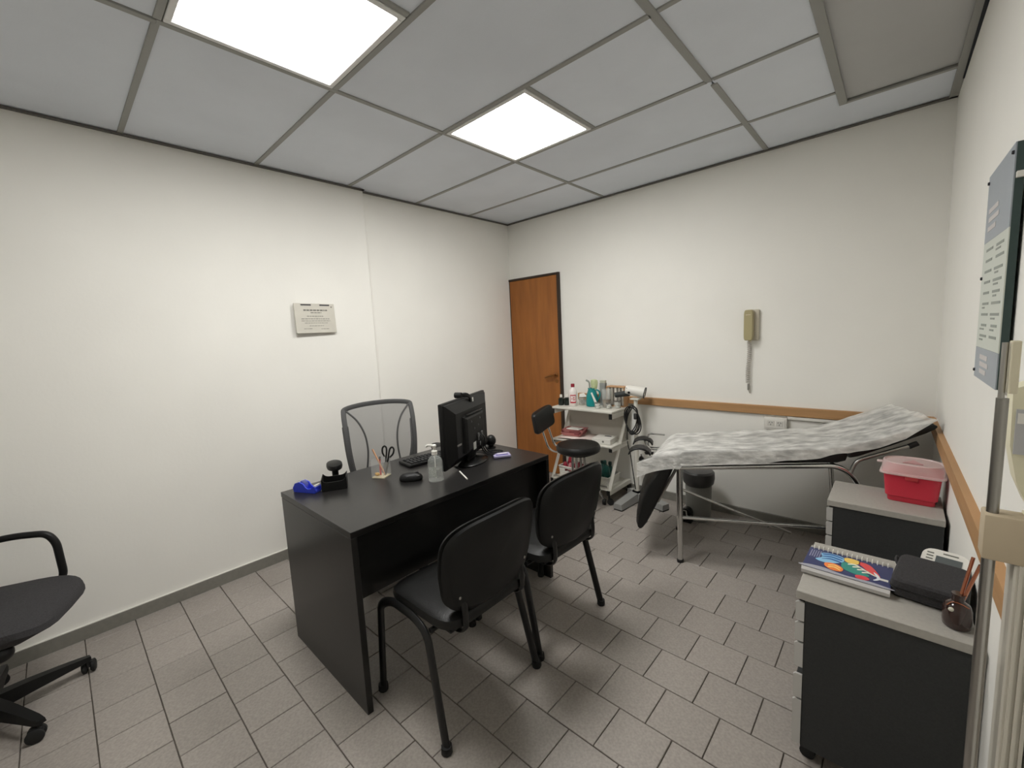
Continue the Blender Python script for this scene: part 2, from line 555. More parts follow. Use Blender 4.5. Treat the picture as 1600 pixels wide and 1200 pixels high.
# ------------------------------------------------------------------ visitor chairs
def visitor_chair(label, loc, rz):
    """local +x is the front of the chair"""
    t = thing('visitor_chair', label, 'chair', loc, rz, group='black visitor chairs in front of the desk')
    # seat cushion
    def seat(u, v, top=True):
        pass
    st = MB()
    rings = []
    for (sc_, z) in ((.93, .432), (.99, .437), (1.0, .452), (.985, .468), (.93, .478), (.75, .483), (.3, .486)):
        ring = []
        for k in range(32):
            a = 2 * PI * k / 32
            c, s = math.cos(a), math.sin(a)
            e = .35
            x = .205 * sc_ * math.copysign(abs(c) ** e, c)
            y = .225 * sc_ * math.copysign(abs(s) ** e, s)
            zz = z - (.018 * max(0, (x - .12) / .085) ** 2)
            ring.append(Vector((x - .005, y, zz)))
        rings.append(ring)
    st.loft(rings)
    st.build('seat', M_BLACKV, t)
    MB().box((-.005, 0, .428), (.36, .40, .012), r=.005).build('seat_shell', M_BLACKP, t)
    # side frames: front leg, curved top run and rear leg in one bent oval tube, one per side
    for s in (-1, 1):
        y = s * .225
        path = bend([(.235, s * .250, .0), (.205, s * .245, .40), (.15, y, .423), (.0, y, .423), (-.09, s * .232, .40), (-.185, s * .250, .0)], .06, 6)
        MB().tube(path, .012, 12, flat=(.019, .0115, (0, 1, 0))).build('leg_frame', M_BLACKMETAL, t)
        for px_ in (.235, -.185):
            MB().lathe([(.018, 0), (.0205, .006), (.0195, .03)], (px_ + (.0 if px_ > 0 else .002), s * .250, 0), 10).build('foot_cap', M_RUBBER, t)
    MB().tube([(.12, -.225, .418), (.12, .225, .418)], .010, 8).tube([(-.10, -.225, .412), (-.10, .225, .412)], .010, 8).build('cross_tube', M_BLACKMETAL, t)
    # back supports
    for s in (-1, 1):
        p = cr([(-.05, s * .15, .412), (-.16, s * .15, .405), (-.205, s * .15, .425), (-.213, s * .15, .47), (-.208, s * .15, .53)], 5)
        MB().tube(p, .01, 8, flat=(.006, .014, (0, 1, 0))).build('back_support', M_BLACKMETAL, t)
    # backrest: shell (rear) and pad (front), slightly curved and wider at the top
    def outline(n=40, sc_=1.0):
        pts = []
        for k in range(n):
            a = 2 * PI * k / n
            c, s = math.cos(a), math.sin(a)
            e = .42
            yy = math.copysign(abs(c) ** e, c)
            zz = math.copysign(abs(s) ** e, s)
            wd = .232 + .006 * zz if zz > 0 else .232 + .022 * zz
            top = .165 + .018 * (1 - yy * yy)
            bot = -.155 - .02 * (1 - yy * yy)
            pts.append((yy * wd * sc_, zz * (top if zz > 0 else -bot) * sc_))
        return pts
    def surf(y, z, d_):
        curve = .035 * (y / .23) ** 2          # wraps forward at the sides
        lean = -.225 - .16 * (z) - .10 * max(0, z) * z
        return Vector((lean + curve + d_, y, .645 + z))
    def slab(d0, d1, s0, s1):
        rings = []
        for (dd, ss) in ((d0, .0), (d0, s0 * .5), (d0, s0 * .9), (d0 + (d1 - d0) * .25, s0), (d0 + (d1 - d0) * .7, s1), (d1, s1 * .93), (d1, s1 * .5), (d1, .0)):
            rings.append([surf(p[0], p[1], dd) for p in outline(40, max(ss, .01))])
        return rings
    MB().loft(slab(-.022, .0, .97, 1.0), caps=True).build('back_shell', M_BLACKP, t)
    MB().loft(slab(.001, .034, 1.0, .97), caps=True).build('backrest', M_BLACKV, t)
    for s in (-1, 1):
        MB().lathe([(.006, 0), (.006, .003), (.003, .005)], seg=8, M=TR(*surf(s * .17, -.09, -.021)) @ RY(-PI / 2)).build('screw', M_STEEL, t)
    return t
visitor_chair('black visitor chair nearest the camera, in front of the desk', (1.772, -2.345, 0), PI)
visitor_chair('black visitor chair further from the camera, nearer the exam bed', (1.765, -1.798, 0), PI - .03)

# ------------------------------------------------------------------ mesh office chair behind the desk
def star_base(t, r=.29, rot=0.0, zt=.075):
    bs = MB().lathe([(.035, .05), (.045, .06), (.045, .10), (.03, .12), (.028, .13)], seg=16)
    bs.build('base_hub', M_BLACKP, t)
    for k in range(5):
        a = rot + 2 * PI * k / 5
        dx, dy = math.cos(a), math.sin(a)
        lg = MB()
        rings = []
        for q, (rr_, wd, z0, z1) in enumerate(((.03, .026, .055, .115), (.12, .024, .06, .108), (.22, .020, .062, .095), (r - .02, .018, .062, .086), (r + .012, .013, .064, .080))):
            c = Vector((dx * rr_, dy * rr_, 0))
            n = Vector((-dy, dx, 0))
            rings.append([c - n * wd + Vector((0, 0, z0)), c + n * wd + Vector((0, 0, z0)), c + n * wd * .8 + Vector((0, 0, z1)), c - n * wd * .8 + Vector((0, 0, z1))])
        lg.loft(rings)
        leg = lg.build('base_leg', M_BLACKP, t, smooth=True, angle=50)
        cs = MB()
        ca = a + 1.2 + k * .7
        for s in (-1, 1):
            cs.lathe([(.006, -.009), (.022, -.008), (.027, -.003), (.027, .006), (.02, .010)], seg=16,
                     M=TR(dx * r + math.cos(ca) * .015, dy * r + math.sin(ca) * .015, .027) @ RZ(ca) @ TR(0, s * .014, 0) @ RX(-s * PI / 2))
        cs.box((dx * r + math.cos(ca) * .012, dy * r + math.sin(ca) * .012, .044), (.04, .02, .022), r=.006, M=None)
        cs.tube([(dx * r, dy * r, .03), (dx * r, dy * r, .072)], .006, 8)
        cs.build('caster', M_RUBBER, leg)

t = thing('mesh_office_chair', 'mesh-back office chair behind the black desk, against the white wall', 'office chair', (.755, -2.01, 0), math.radians(-19.3))
star_base(t, rot=.4)
MB().lathe([(.03, .12), (.03, .26), (.022, .26), (.022, .42)], seg=14).build('gas_lift', M_BLACKMETAL, t)
seat = MB()
seat.loft([[Vector((x, y, z)) for x, y in [(.23 * s_ * math.copysign(abs(math.cos(2 * PI * k / 28)) ** .4, math.cos(2 * PI * k / 28)), .24 * s_ * math.copysign(abs(math.sin(2 * PI * k / 28)) ** .4, math.sin(2 * PI * k / 28))) for k in range(28)]] for s_, z in ((.85, .42), (.98, .43), (1, .46), (.94, .485), (.6, .492))])
seat.build('seat', M_FABRIC, t)
# back frame: trapezoid loop wider at top, mesh inside, two curved seams
def bx(z):                    # lean and lumbar curve
    q = (z - .52) / .5
    return -.235 - .06 * q * q + .03 * math.sin(q * PI)
def backp(y, z):
    return Vector((bx(z) - .03 + .25 * y * y, y, z))
loop = [(-.205, 1.012), (-.11, 1.027), (0, 1.031), (.11, 1.027), (.205, 1.012), (.222, .985), (.222, .87), (.215, .72), (.195, .58), (.12, .53), (0, .52), (-.12, .53), (-.195, .58), (-.215, .72), (-.222, .87), (-.222, .985)]
MB().tube(cr([backp(*p) for p in loop], 4, closed=True), .012, 8, closed=True, flat=(.016, .009, (1, 0, 0))).build('back_frame', M_GREYFRAME, t)
def half(z):
    zs = [(.515, .10), (.58, .195), (.72, .215), (.87, .222), (.985, .221), (1.03, .205)]
    for (a, b), (c, e) in zip(zs, zs[1:]):
        if z <= c:
            return b + (e - b) * (z - a) / (c - a)
    return .24
def msh(u, v):
    z = .52 + .50 * u
    y = (2 * v - 1) * half(z)
    return backp(y, z - .02 * abs(2 * v - 1) ** 3 * u)
MB().grid(msh, 16, 14).build('mesh_back', M_MESH, t)
for s in (-1, 1):
    pts = cr([backp(*q) + Vector((.006, 0, 0)) for q in ((s * .205, 1.0), (s * .145, .93), (s * .108, .84), (s * .098, .74), (s * .108, .64), (s * .125, .56))], 5)
    MB().tube(pts, .006, 6).build('back_seam', M_GREYFRAME, t)
    # side bracket of the frame
    MB().tube(cr([backp(s * .222, .90) + Vector((-.012, 0, 0)), backp(s * .214, .72) + Vector((-.03, 0, 0)), backp(s * .19, .56) + Vector((-.05, 0, 0)), (-.20, s * .16, .44), (-.10, s * .12, .41)], 5), .012, 8, flat=(.02, .008, (1, 0, 0))).build('back_bracket', M_GREYFRAME, t)
    arm = MB()
    arm.tube(bend([(.0, s * .20, .42), (.0, s * .315, .42), (-.02, s * .325, .50), (-.04, s * .325, .71)], .04), .012, 8, flat=(.018, .010, (1, 0, 0)))
    arm.build('arm_post', M_BLACKP, t)
    pad = MB()
    pad.loft([[Vector((.085 * s_ * math.cos(2 * PI * k / 24) - .055, s * .325 + .045 * s_ * math.sin(2 * PI * k / 24), z)) for k in range(24)] for s_, z in ((.55, .700), (.92, .706), (1, .72), (.95, .734), (.6, .742), (.1, .744))])
    pad.build('arm_pad', M_BLACKP, t)

# ------------------------------------------------------------------ office chair cut by the left edge
t = thing('task_chair', 'dark fabric task chair cut by the left edge of the photo', 'office chair', (.45, -3.71, 0), PI / 2 - math.radians(22))
star_base(t, r=.295, rot=math.radians(34))
MB().lathe([(.03, .12), (.03, .24), (.02, .24), (.02, .40)], seg=14).build('gas_lift', M_BLACKMETAL, t)
st = MB()
rings = []
for s_, z in ((.55, .375), (.80, .385), (.95, .41), (1.0, .44), (.985, .462), (.9, .474), (.5, .476), (.1, .474)):
    ring = []
    for k in range(36):
        a = 2 * PI * k / 36
        c, s = math.cos(a), math.sin(a)
        e = .5
        x = .30 * s_ * math.copysign(abs(c) ** e, c)
        y = .245 * s_ * math.copysign(abs(s) ** e, s)
        ring.append(Vector((x, y, z - (.03 * max(0, (x - .18) / .12) ** 2 if z > .43 else 0))))
    rings.append(ring)
st.loft(rings)
st.build('seat', M_FABRIC, t)
MB().box((-.02, 0, .375), (.20, .16, .05), r=.02).build('tilt_mechanism', M_BLACKP, t)
MB().ball((.16, -.20, .385), (.055, .035, .035)).build('arm_mount', M_BLACKP, t)
MB().tube([(.05, -.05, .375), (.05, -.21, .37), (.06, -.25, .365)], .006, 8).build('lever', M_BLACKP, t)
for s in (1,):
    path = bend([(.08, s * .12, .385), (.13, s * .235, .39), (.192, s * .235, .45), (.185, s * .235, .62), (.16, s * .235, .668), (.05, s * .235, .682), (-.16, s * .235, .66), (-.26, s * .21, .60)], .05, 6)
    MB().tube(path, .0145, 12).build('armrest', M_BLACKP, t)
bk = MB()
bk.grid(lambda u, v: (-.27 - .06 * u + .3 * (v - .5) ** 2 * .5, (v - .5) * .44 * (1 - .12 * u), .55 + .42 * u), 8, 10)
bk.build('backrest', M_FABRIC, t, solid=.05)
MB().tube([(-.08, 0, .38), (-.27, 0, .40), (-.31, 0, .62)], .018, 8).build('back_post', M_BLACKP, t)

# ------------------------------------------------------------------ things on the desk
zD = DZ + .001
# tape dispenser
t = thing('tape_dispenser', 'small blue adhesive tape dispenser at the corner of the desk', 'tape dispenser', (1.005, -2.615, zD), math.radians(25))
M_BLUE = mat('blue_plastic', (.20, .27, .78), .4)
body = MB()
prof = [(-.062, 0), (.062, 0), (.066, .016), (.06, .034), (.042, .022), (.022, .018), (.008, .026), (-.004, .042), (-.028, .05), (-.052, .042), (-.066, .02)]
for s in (-1, 1):
    body.prism(prof, .005, TR(0, s * .0185 + .0025, 0) @ RX(PI / 2))
body.box((0, 0, .004), (.12, .035, .008))
body.box((.057, 0, .025), (.012, .035, .012), r=.003)
body.build('body', M_BLUE, t)
MB().lathe([(.014, -.012), (.026, -.012), (.026, .012), (.014, .012)], seg=20, M=TR(-.028, 0, .03) @ RX(PI / 2)).build('tape_roll', M_ACRYL, t)
MB().box((.058, 0, .034), (.008, .034, .008)).build('cutter', M_WHITE, t, smooth=False)

# black note holder with scooped walls
t = thing('note_holder', 'black plastic note holder with scooped sides beside the blue tape dispenser', 'note holder', (1.06, -2.505, zD), math.radians(62))
nh = MB()
def scoop(wd, h0, h1, n=12):
    pts = [(-wd / 2, 0), (wd / 2, 0)]
    for k in range(n + 1):
        x = wd / 2 - wd * k / n
        q = 1 - (2 * x / wd) ** 2
        pts.append((x, h1 - (h1 - h0) * min(1, q * 1.5) ** .6 if abs(x) < wd / 2 - .001 else h1))
    return pts
nh.prism(scoop(.11, .042, .058), .003, TR(0, -.0485, 0) @ RX(PI / 2))
nh.prism(scoop(.11, .042, .058), .003, TR(0, .0515, 0) @ RX(PI / 2))
for s in (-1, 1):
    nh.b2((s * .055 - .0015, -.05, 0), (s * .055 + .0015, .05, .058))
nh.b2((-.055, -.05, 0), (.055, .05, .004))
nh.build('holder_body', M_BLACKP, t, smooth=False)

# acrylic pencil cup
t = thing('pencil_cup', 'clear square acrylic pencil cup standing on the black desk', 'pencil cup', (1.115, -2.285, zD), math.radians(28))
cw = .034
for k in range(4):
    MB().box((cw, 0, .048), (.003, 2 * cw + .003, .096), M=RZ(k * PI / 2)).build('wall', M_ACRYL, t, smooth=False)
MB().box((0, 0, .003), (2 * cw, 2 * cw, .005)).build('bottom', mat('acrylic_base', (.85, .80, .66), .2, alpha=.7), t, smooth=False)
pc = Vector((1.115, -2.285, zD))
sx = thing('scissors', 'scissors with black loop handles upright in the acrylic cup', 'scissors', pc + Vector((.014, .012, .006)), math.radians(40))
sx.rotation_euler = (math.radians(-4), math.radians(10), math.radians(40))
for s in (-1, 1):
    MB().prism([(-.006, 0), (.006, 0), (.009, .07), (0, .075), (-.008, .07)], .002, TR(0, .001 * s, .0) @ RY(s * .06) @ RX(PI / 2)).build('blade', M_STEEL, sx, smooth=False)
    lp = [(s * .004, 0, .07), (s * .006, 0, .09), (s * .006, 0, .115), (s * .010, 0, .142), (s * .021, 0, .150), (s * .030, 0, .138), (s * .027, 0, .115), (s * .014, 0, .096)]
    MB().tube(cr(lp, 5), .0045, 8).build('handle', M_BLACKP, sx)
pn = MB().tube([(.0, 0, .0), (.0, 0, .15)], .0042, 6, M=TR(pc.x, pc.y, zD + .007) @ RZ(math.radians(222)) @ TR(-.02, 0, 0) @ RY(.38))
pn.build('pencil', mat('pencil_wood', (.82, .62, .48), .5))
tag(bpy.data.objects['pencil'], 'pale orange pencil leaning in the acrylic cup', 'pencil')
pe = thing('pen', 'red and clear pen with silver cap standing in the acrylic cup', 'pen', pc + Vector((-.008, .0, .007)), 0)
MB().tube([(.0, 0, 0), (.004, 0, .085)], .0045, 8).build('barrel', mat('pen_red', (.78, .25, .22), .4), pe)
MB().tube([(.004, 0, .085), (.0045, 0, .10)], .005, 8).build('cap', M_STEEL, pe)
MB().box((pc.x - .015, pc.y - .015, zD + .013), (.022, .018, .014), r=.004, M=None).build('eraser', mat('eraser_amber', (.80, .62, .30), .6))
tag(bpy.data.objects['eraser'], 'small amber eraser at the bottom of the acrylic cup', 'eraser')

# hand sanitiser pump bottle
t = thing('sanitizer_bottle', 'clear hand sanitizer pump bottle beside the monitor on the desk', 'bottle', (1.405, -2.155, zD), .4)
M_GEL = mat('clear_bottle', (.86, .88, .86), .06, alpha=.20, spec=.8)
MB().lathe([(.032, .0), (.0375, .004), (.0375, .088), (.035, .104), (.024, .121), (.0145, .128), (.0135, .136)], seg=24).build('body', M_GEL, t)
MB().lathe([(.029, .005), (.0325, .008), (.0325, .062), (.0, .062)], seg=24, caps=False).build('gel', mat('gel', (.80, .82, .80), .1, alpha=.12), t)
MB().grid(lambda u, v: (0.0381 * math.cos(-1.5 + 1.1 * (u - .5)), 0.0381 * math.sin(-1.5 + 1.1 * (u - .5)), .028 + .05 * v), 10, 4).build('paper_label', mat('label_pale', (.78, .80, .77), .6, alpha=.5, var=.25, vscale=140), t)
cp = MB().lathe([(.0145, .132), (.0145, .150), (.009, .152), (.007, .155), (.007, .168)], seg=18)
cp.build('collar', M_WHITE, t)
MB().lathe([(.009, .166), (.011, .170), (.011, .178), (.008, .181)], seg=14).tube(bend([(0, 0, .175), (-.035, 0, .177), (-.044, 0, .168)], .008), .0055, 8).build('pump_head', M_WHITE, t)
MB().tube([(0, 0, .012), (0, 0, .14)], .0025, 6).build('dip_tube', M_WHITE, t)

# mouse
t = thing('computer_mouse', 'black computer mouse on the desk left of the sanitizer bottle', 'mouse', (1.292, -2.225, zD), math.radians(48))
m_ = MB()
m_.loft([[Vector((.058 * s_ * math.copysign(abs(math.cos(a)) ** .8, math.cos(a)) - .006 * (1 - s_), .033 * s_ * math.copysign(abs(math.sin(a)) ** .8, math.sin(a)), z)) for a in [2 * PI * k / 24 for k in range(24)]] for s_, z in ((.94, .0), (1, .006), (.98, .016), (.86, .026), (.62, .034), (.3, .038), (.05, .039))])
m_.build('shell', M_BLACKP, t)
MB().lathe([(.008, -.003), (.010, 0), (.008, .003)], seg=14, M=TR(.03, 0, .031) @ RX(PI / 2)).build('scroll_wheel', M_RUBBER, t)
MB().prism([(-.02, -.0285), (.045, -.022), (.045, -.018), (-.02, -.0245)], .003, TR(0, 0, .0245)).build('grey_stripe', mat('stripe_grey', (.45, .45, .45), .3), t)

# keyboard
t = thing('keyboard', 'black keyboard at the far edge of the desk before the mesh chair', 'keyboard', (1.085, -1.895, zD), math.radians(84))
MB().box((0, 0, .008), (.44, .135, .016), r=.004).build('case', M_BLACKP, t)
kme = MB().box((0, 0, 0), (.0165, .0165, .008), r=.002, seg=1).mesh('key', smooth=False)
kme.materials.append(M_RUBBER)
for r_ in range(5):
    for c_ in range(18):
        inst('key', kme, (-.195 + c_ * .0225 + (r_ % 2) * .004, -.045 + r_ * .0215, .019), t)

# monitor
mw = Vector((1.30, -1.845, 0))
t = thing('monitor', 'black computer monitor seen from behind on the desk', 'monitor', (mw.x, mw.y, zD), math.atan2(.20, .486))
# local +x = towards viewer of its back, local y along the width
MZ = .195
MB().box((-.012, 0, MZ), (.022, .53, .345), r=.005).build('bezel', M_BLACKP, t)
MB().box((-.0245, 0, MZ + .006), (.002, .49, .30)).build('screen', M_BLACKGLOSS, t, smooth=False)
bk = MB()
bk.loft([[Vector((x, sy * wy, MZ + sz * wz + dz)) for sy, sz in ((-1, -1), (1, -1), (1, 1), (-1, 1))] for x, wy, wz, dz in ((-.002, .255, .165, 0), (.008, .25, .16, 0), (.030, .20, .125, -.005), (.036, .19, .118, -.008))])
bk.build('rear_shell', M_BLACKP, t, angle=20)
bk2 = MB()
bk2.loft([[Vector((x, sy * wy, MZ - .02 + sz * wz)) for sy, sz in ((-1, -1), (1, -1), (1, 1), (-1, 1))] for x, wy, wz in ((.034, .12, .10), (.05, .115, .095), (.056, .10, .085))])
bk2.build('rear_housing', M_BLACKP, t, angle=20)
MB().box((.048, 0, MZ + .088), (.012, .20, .006), r=.002).build('vent_ridge', M_BLACKGLOSS, t)
for yy, zz in ((-.055, .055), (.055, .055), (-.02, .01), (.03, .02)):
    MB().lathe([(.0055, 0), (.005, .003), (.002, .004)], seg=10, M=TR(.056, yy, MZ + zz - .01) @ RY(PI / 2)).build('screw', mat('dark_screw', (.36, .36, .36), .3, metal=.6), t)
M_LABEL = mat('label_grey', (.72, .72, .70), .6)
MB().box((.0575, -.03, MZ - .095), (.002, .032, .04)).build('sticker', M_LABEL, t, smooth=False)
MB().box((.0575, .045, MZ - .10), (.002, .014, .022)).build('sticker', M_LABEL, t, smooth=False)
MB().box((.040, -.175, MZ - .055), (.006, .045, .010), r=.002).build('latch', M_STEEL, t)
MB().tube([(.045, 0, MZ - .09), (.03, 0, .09), (.015, 0, .02)], .03, 12, flat=(.05, .016, (1, 0, 0))).build('stand_neck', M_BLACKP, t)
MB().lathe([(.12, 0), (.122, .006), (.11, .012), (.05, .02), (.02, .024)], (.01, 0, 0), 30, sx=.75, sy=1.05).build('stand_base', M_BLACKGLOSS, t)
for yy in (.02, .04, .065):
    MB().tube(cr([(.056, yy, MZ - .045), (.075, yy, MZ - .075), (.07, yy + .01, MZ - .12), (.085, yy + .04, .03), (.12, .10 + yy, .008), (.10, .2, .006)], 5), .004, 6).build('cable', M_RUBBER, t)
MB().tube([(.056, .02, MZ - .035), (.06, .02, MZ - .075)], .009, 8).tube([(.056, .065, MZ - .035), (.06, .065, MZ - .075)], .009, 8).build('cable_plug', mat('plug_grey', (.40, .40, .40), .5), t)
# webcam clipped on the monitor
wq = thing('webcam', 'black webcam clipped to the top of the monitor', 'webcam', (mw.x, mw.y, zD + MZ + .172), math.atan2(.20, .486))
MB().tube([(-.045, -.03, .012), (-.005, -.03, .012)], .016, 14).build('body', M_BLACKP, wq)
MB().tube(bend([(-.02, -.03, .014), (.012, .0, .012), (.022, .02, -.005), (.012, .04, -.05)], .02), .007, 8, flat=(.012, .006, (1, 0, 0))).build('clip', M_BLACKP, wq)
MB().box((.024, .045, -.022), (.003, .012, .024), r=.001).build('white_tab', M_WHITE, wq, smooth=False)

# small rounded black speaker behind the monitor
t = thing('desk_speaker', 'small rounded black device standing behind the right end of the monitor', 'speaker', (1.205, -1.575, zD), .3)
MB().ball((0, 0, .045), (.032, .036, .036)).build('body', M_BLACKP, t)
MB().lathe([(.028, 0), (.03, .004), (.016, .012)], seg=16).build('foot', M_BLACKP, t)
# white stick
o = MB().tube([(1.405, -2.005, zD + .004), (1.53, -2.062, zD + .004)], .0035, 8).build('white_stick', M_WHITE)
tag(o, 'thin white stick lying on the desk below the monitor', 'stick')
# card packet
t = thing('card_packet', 'small lilac packet of cards lying near the far corner of the desk', 'packet', (1.395, -1.678, zD), math.radians(55))
MB().box((0, 0, .007), (.10, .07, .013), r=.003).build('pack', mat('packet_lilac', (.62, .60, .72), .35), t)
MB().box((0, -.012, .0142), (.07, .018, .0012)).build('band', mat('packet_violet', (.30, .27, .52), .4), t, smooth=False)
MB().box((.005, .008, .0142), (.055, .012, .0012)).build('band', M_WHITE, t, smooth=False)
# loose cable on the desk
o = MB().tube(cr([(1.30, -1.70, zD + .004), (1.27, -1.62, zD + .004), (1.33, -1.60, zD + .004), (1.31, -1.66, zD + .004), (1.24, -1.66, zD + .004), (1.18, -1.70, zD + .004)], 6), .0035, 6).build('cable_bundle', M_RUBBER)
tag(o, 'loose black cable curled on the desk behind the card packet', 'cable')

# ------------------------------------------------------------------ trolley
TX0, TX1 = .75, 1.36
t = thing('trolley', 'white wheeled supply trolley with three shelves against the back wall', 'trolley', ((TX0 + TX1) / 2, -.2, 0))
hw = (TX1 - TX0) / 2
yf = -.14                      # front of the top shelf (local)
MB().b2((-hw, yf, .76), (hw, .16, .778), r=.003, seg=1).build('shelf', M_WHITEMETAL, t, smooth=False)
MB().b2((-hw, yf - .01, .47), (hw, .14, .486), r=.003, seg=1).build('shelf', M_WHITEMETAL, t, smooth=False)
MB().b2((-hw + .02, -.19, .115), (hw - .02, .15, .128), r=.003, seg=1).build('shelf', M_WHITEMETAL, t, smooth=False)
MB().b2((-hw + .02, .10, .49), (hw - .02, .108, .755)).build('back_panel', mat('panel_grey', (.76, .74, .70), .6), t, smooth=False)
for s in (-1, 1):
    x = s * (hw - .014)
    for (z0, z1, y0, y1) in ((.715, .758, yf, .16), (.44, .469, yf - .01, .12), (.085, .125, -.20, .165)):
        b_ = MB().b2((x - .014, y0, z0), (x + .014, y1, z1), r=.003, seg=1).build('side_bar', M_WHITEMETAL, t, smooth=False)
        MB().b2((x - .0145, y0 - .006, z0 - .0005), (x + .0145, y0 + .002, z1 + .0005), r=.002, seg=1).build('end_cap', M_BLACKP, b_, smooth=False)
    MB().tube([(x, -.185, .125), (x, .13, .72)], .016, 4, flat=(.018, .016, (1, 0, 0))).build('slanted_post', M_WHITEMETAL, t, smooth=False)
    for yy in (-.19, .14):
        c_ = MB().tube([(x, yy, .085), (x, yy, .05)], .008, 8)
        c_.lathe([(.008, -.012), (.026, -.011), (.028, 0), (.026, .011), (.008, .012)], (0, 0, 0), 16, M=TR(x + .01, yy + .006, .028) @ RZ(.6) @ RX(PI / 2))
        c_.build('caster', M_RUBBER, t)
MB().tube([(-hw + .03, -.19, .15), (hw - .03, -.19, .15)], .006, 8).build('front_rod', M_STEEL, t)
zT = .779

def bottle(name, label, cat, loc, prof, m, cap=None, capm=None, group=None, seg=18):
    b_ = thing(name, label, cat, loc, 0, group)
    MB().lathe(prof, seg=seg).build('body', m, b_)
    if cap:
        MB().lathe(cap, seg=seg).build('cap', capm, b_)
    return b_
M_BOTTLEDARK = mat('dark_bottle', (.10, .14, .12), .2)
pr = [(.024, 0), (.026, .003), (.026, .060), (.018, .068), (.009, .070), (.009, .076)]
cpf = [(.0115, .072), (.0115, .094), (.010, .097)]
bottle('dropper_bottle', 'leftmost small dark bottle with white cap on the trolley top', 'bottle', (.79, -.25, zT), pr, M_BOTTLEDARK, cpf, M_WHITE, 'small dark bottles')
bottle('dropper_bottle', 'small dark bottle with white cap next to the tall white bottle', 'bottle', (.838, -.225, zT), pr, M_BOTTLEDARK, cpf, M_WHITE, 'small dark bottles')
b_ = bottle('alcohol_bottle', 'tall white bottle with red cap and red-framed label on the trolley', 'bottle', (.912, -.235, zT), [(.035, 0), (.038, .004), (.038, .125), (.033, .145), (.017, .165), (.014, .172), (.014, .180)], mat('bottle_white', (.92, .89, .87), .4), [(.017, .172), (.017, .198), (.015, .201)], mat('cap_red', (.55, .10, .18), .4), seg=24)
M_LRED = mat('label_red', (.72, .16, .22), .5)
def wrap(r, a0, a1, z0, z1):
    return lambda u, v: (r * math.cos(a0 + (a1 - a0) * u), r * math.sin(a0 + (a1 - a0) * u), z0 + (z1 - z0) * v)
a0, a1 = math.radians(-95), math.radians(-15)
MB().grid(wrap(.0386, a0, a1, .030, .105), 12, 2).build('paper_label', mat('label_white', (.93, .88, .87), .6), b_)
lb = MB()
for z0, z1 in ((.03, .042), (.095, .105)):
    lb.grid(wrap(.0390, a0, a1, z0, z1), 12, 1)
for q0, q1 in ((0, .08), (.92, 1)):
    lb.grid(wrap(.0390, a0 + (a1 - a0) * q0, a0 + (a1 - a0) * q1, .03, .105), 2, 1)
lb.grid(wrap(.0390, a0 + (a1 - a0) * .22, a0 + (a1 - a0) * .36, .066, .072), 2, 1)
lb.grid(wrap(.0390, a0 + (a1 - a0) * .27, a0 + (a1 - a0) * .31, .060, .078), 2, 1)
lb.grid(wrap(.0390, a0 + (a1 - a0) * .5, a0 + (a1 - a0) * .6, .055, .085), 2, 1)
lb.grid(wrap(.0390, a0 + (a1 - a0) * .6, a0 + (a1 - a0) * .78, .079, .085), 2, 1)
lb.grid(wrap(.0390, a0 + (a1 - a0) * .6, a0 + (a1 - a0) * .78, .055, .061), 2, 1)
lb.grid(wrap(.0390, a0 + (a1 - a0) * .72, a0 + (a1 - a0) * .8, .055, .073), 2, 1)
lb.build('red_print', M_LRED, b_)
M_JAR = mat('jar_glass', (.86, .87, .85), .06, alpha=.2, spec=.8)
def jar(label, loc, r, h_, fill=None, fm=None, grp='glass jars on the trolley'):
    j = thing('glass_jar', label, 'jar', loc, random.random(), grp)
    MB().lathe([(r * .95, 0), (r, .003), (r, h_), (r * .93, h_), (r * .93, .006), (.001, .006)], seg=20, caps=False).build('glass', M_JAR, j)
    MB().lathe([(r * 1.03, h_ - .004), (r * 1.03, h_ + .002), (r * .92, h_ + .002), (r * .92, h_ - .004)], seg=20, caps=False).build('rim', M_STEEL, j)
    if fill:
        fill(j, r, h_, fm)
    return j
def crumple(j, r, h_, m):
    random.seed(int(r * 1e5))
    for k in range(5):
        MB().ball((random.uniform(-.3, .3) * r, random.uniform(-.3, .3) * r, h_ * (.2 + .13 * k)), (r * .5, r * .45, r * .35), 8, 5).build('cotton', m, j)
def folded(j, r, h_, m):
    crumple(j, r, h_ * .9, mat('grey_gauze', (.50, .48, .43), .9))
    MB().prism([(-.03, 0), (.045, .015), (.02, .05), (-.02, .045)], .004, TR(0, 0, h_ * .8) @ RZ(.4) @ RX(1.1)).build('folded_paper', M_PAPERW, j)
M_COTTON = mat('cotton', (.88, .87, .84), .95)
jar('glass jar with a folded white paper beside the tall white bottle', (.963, -.165, zT), .030, .075, folded)
jar('small glass jar just left of the teal jug', (1.0, -.105, zT), .022, .07, crumple, mat('gauze', (.74, .74, .70), .95))
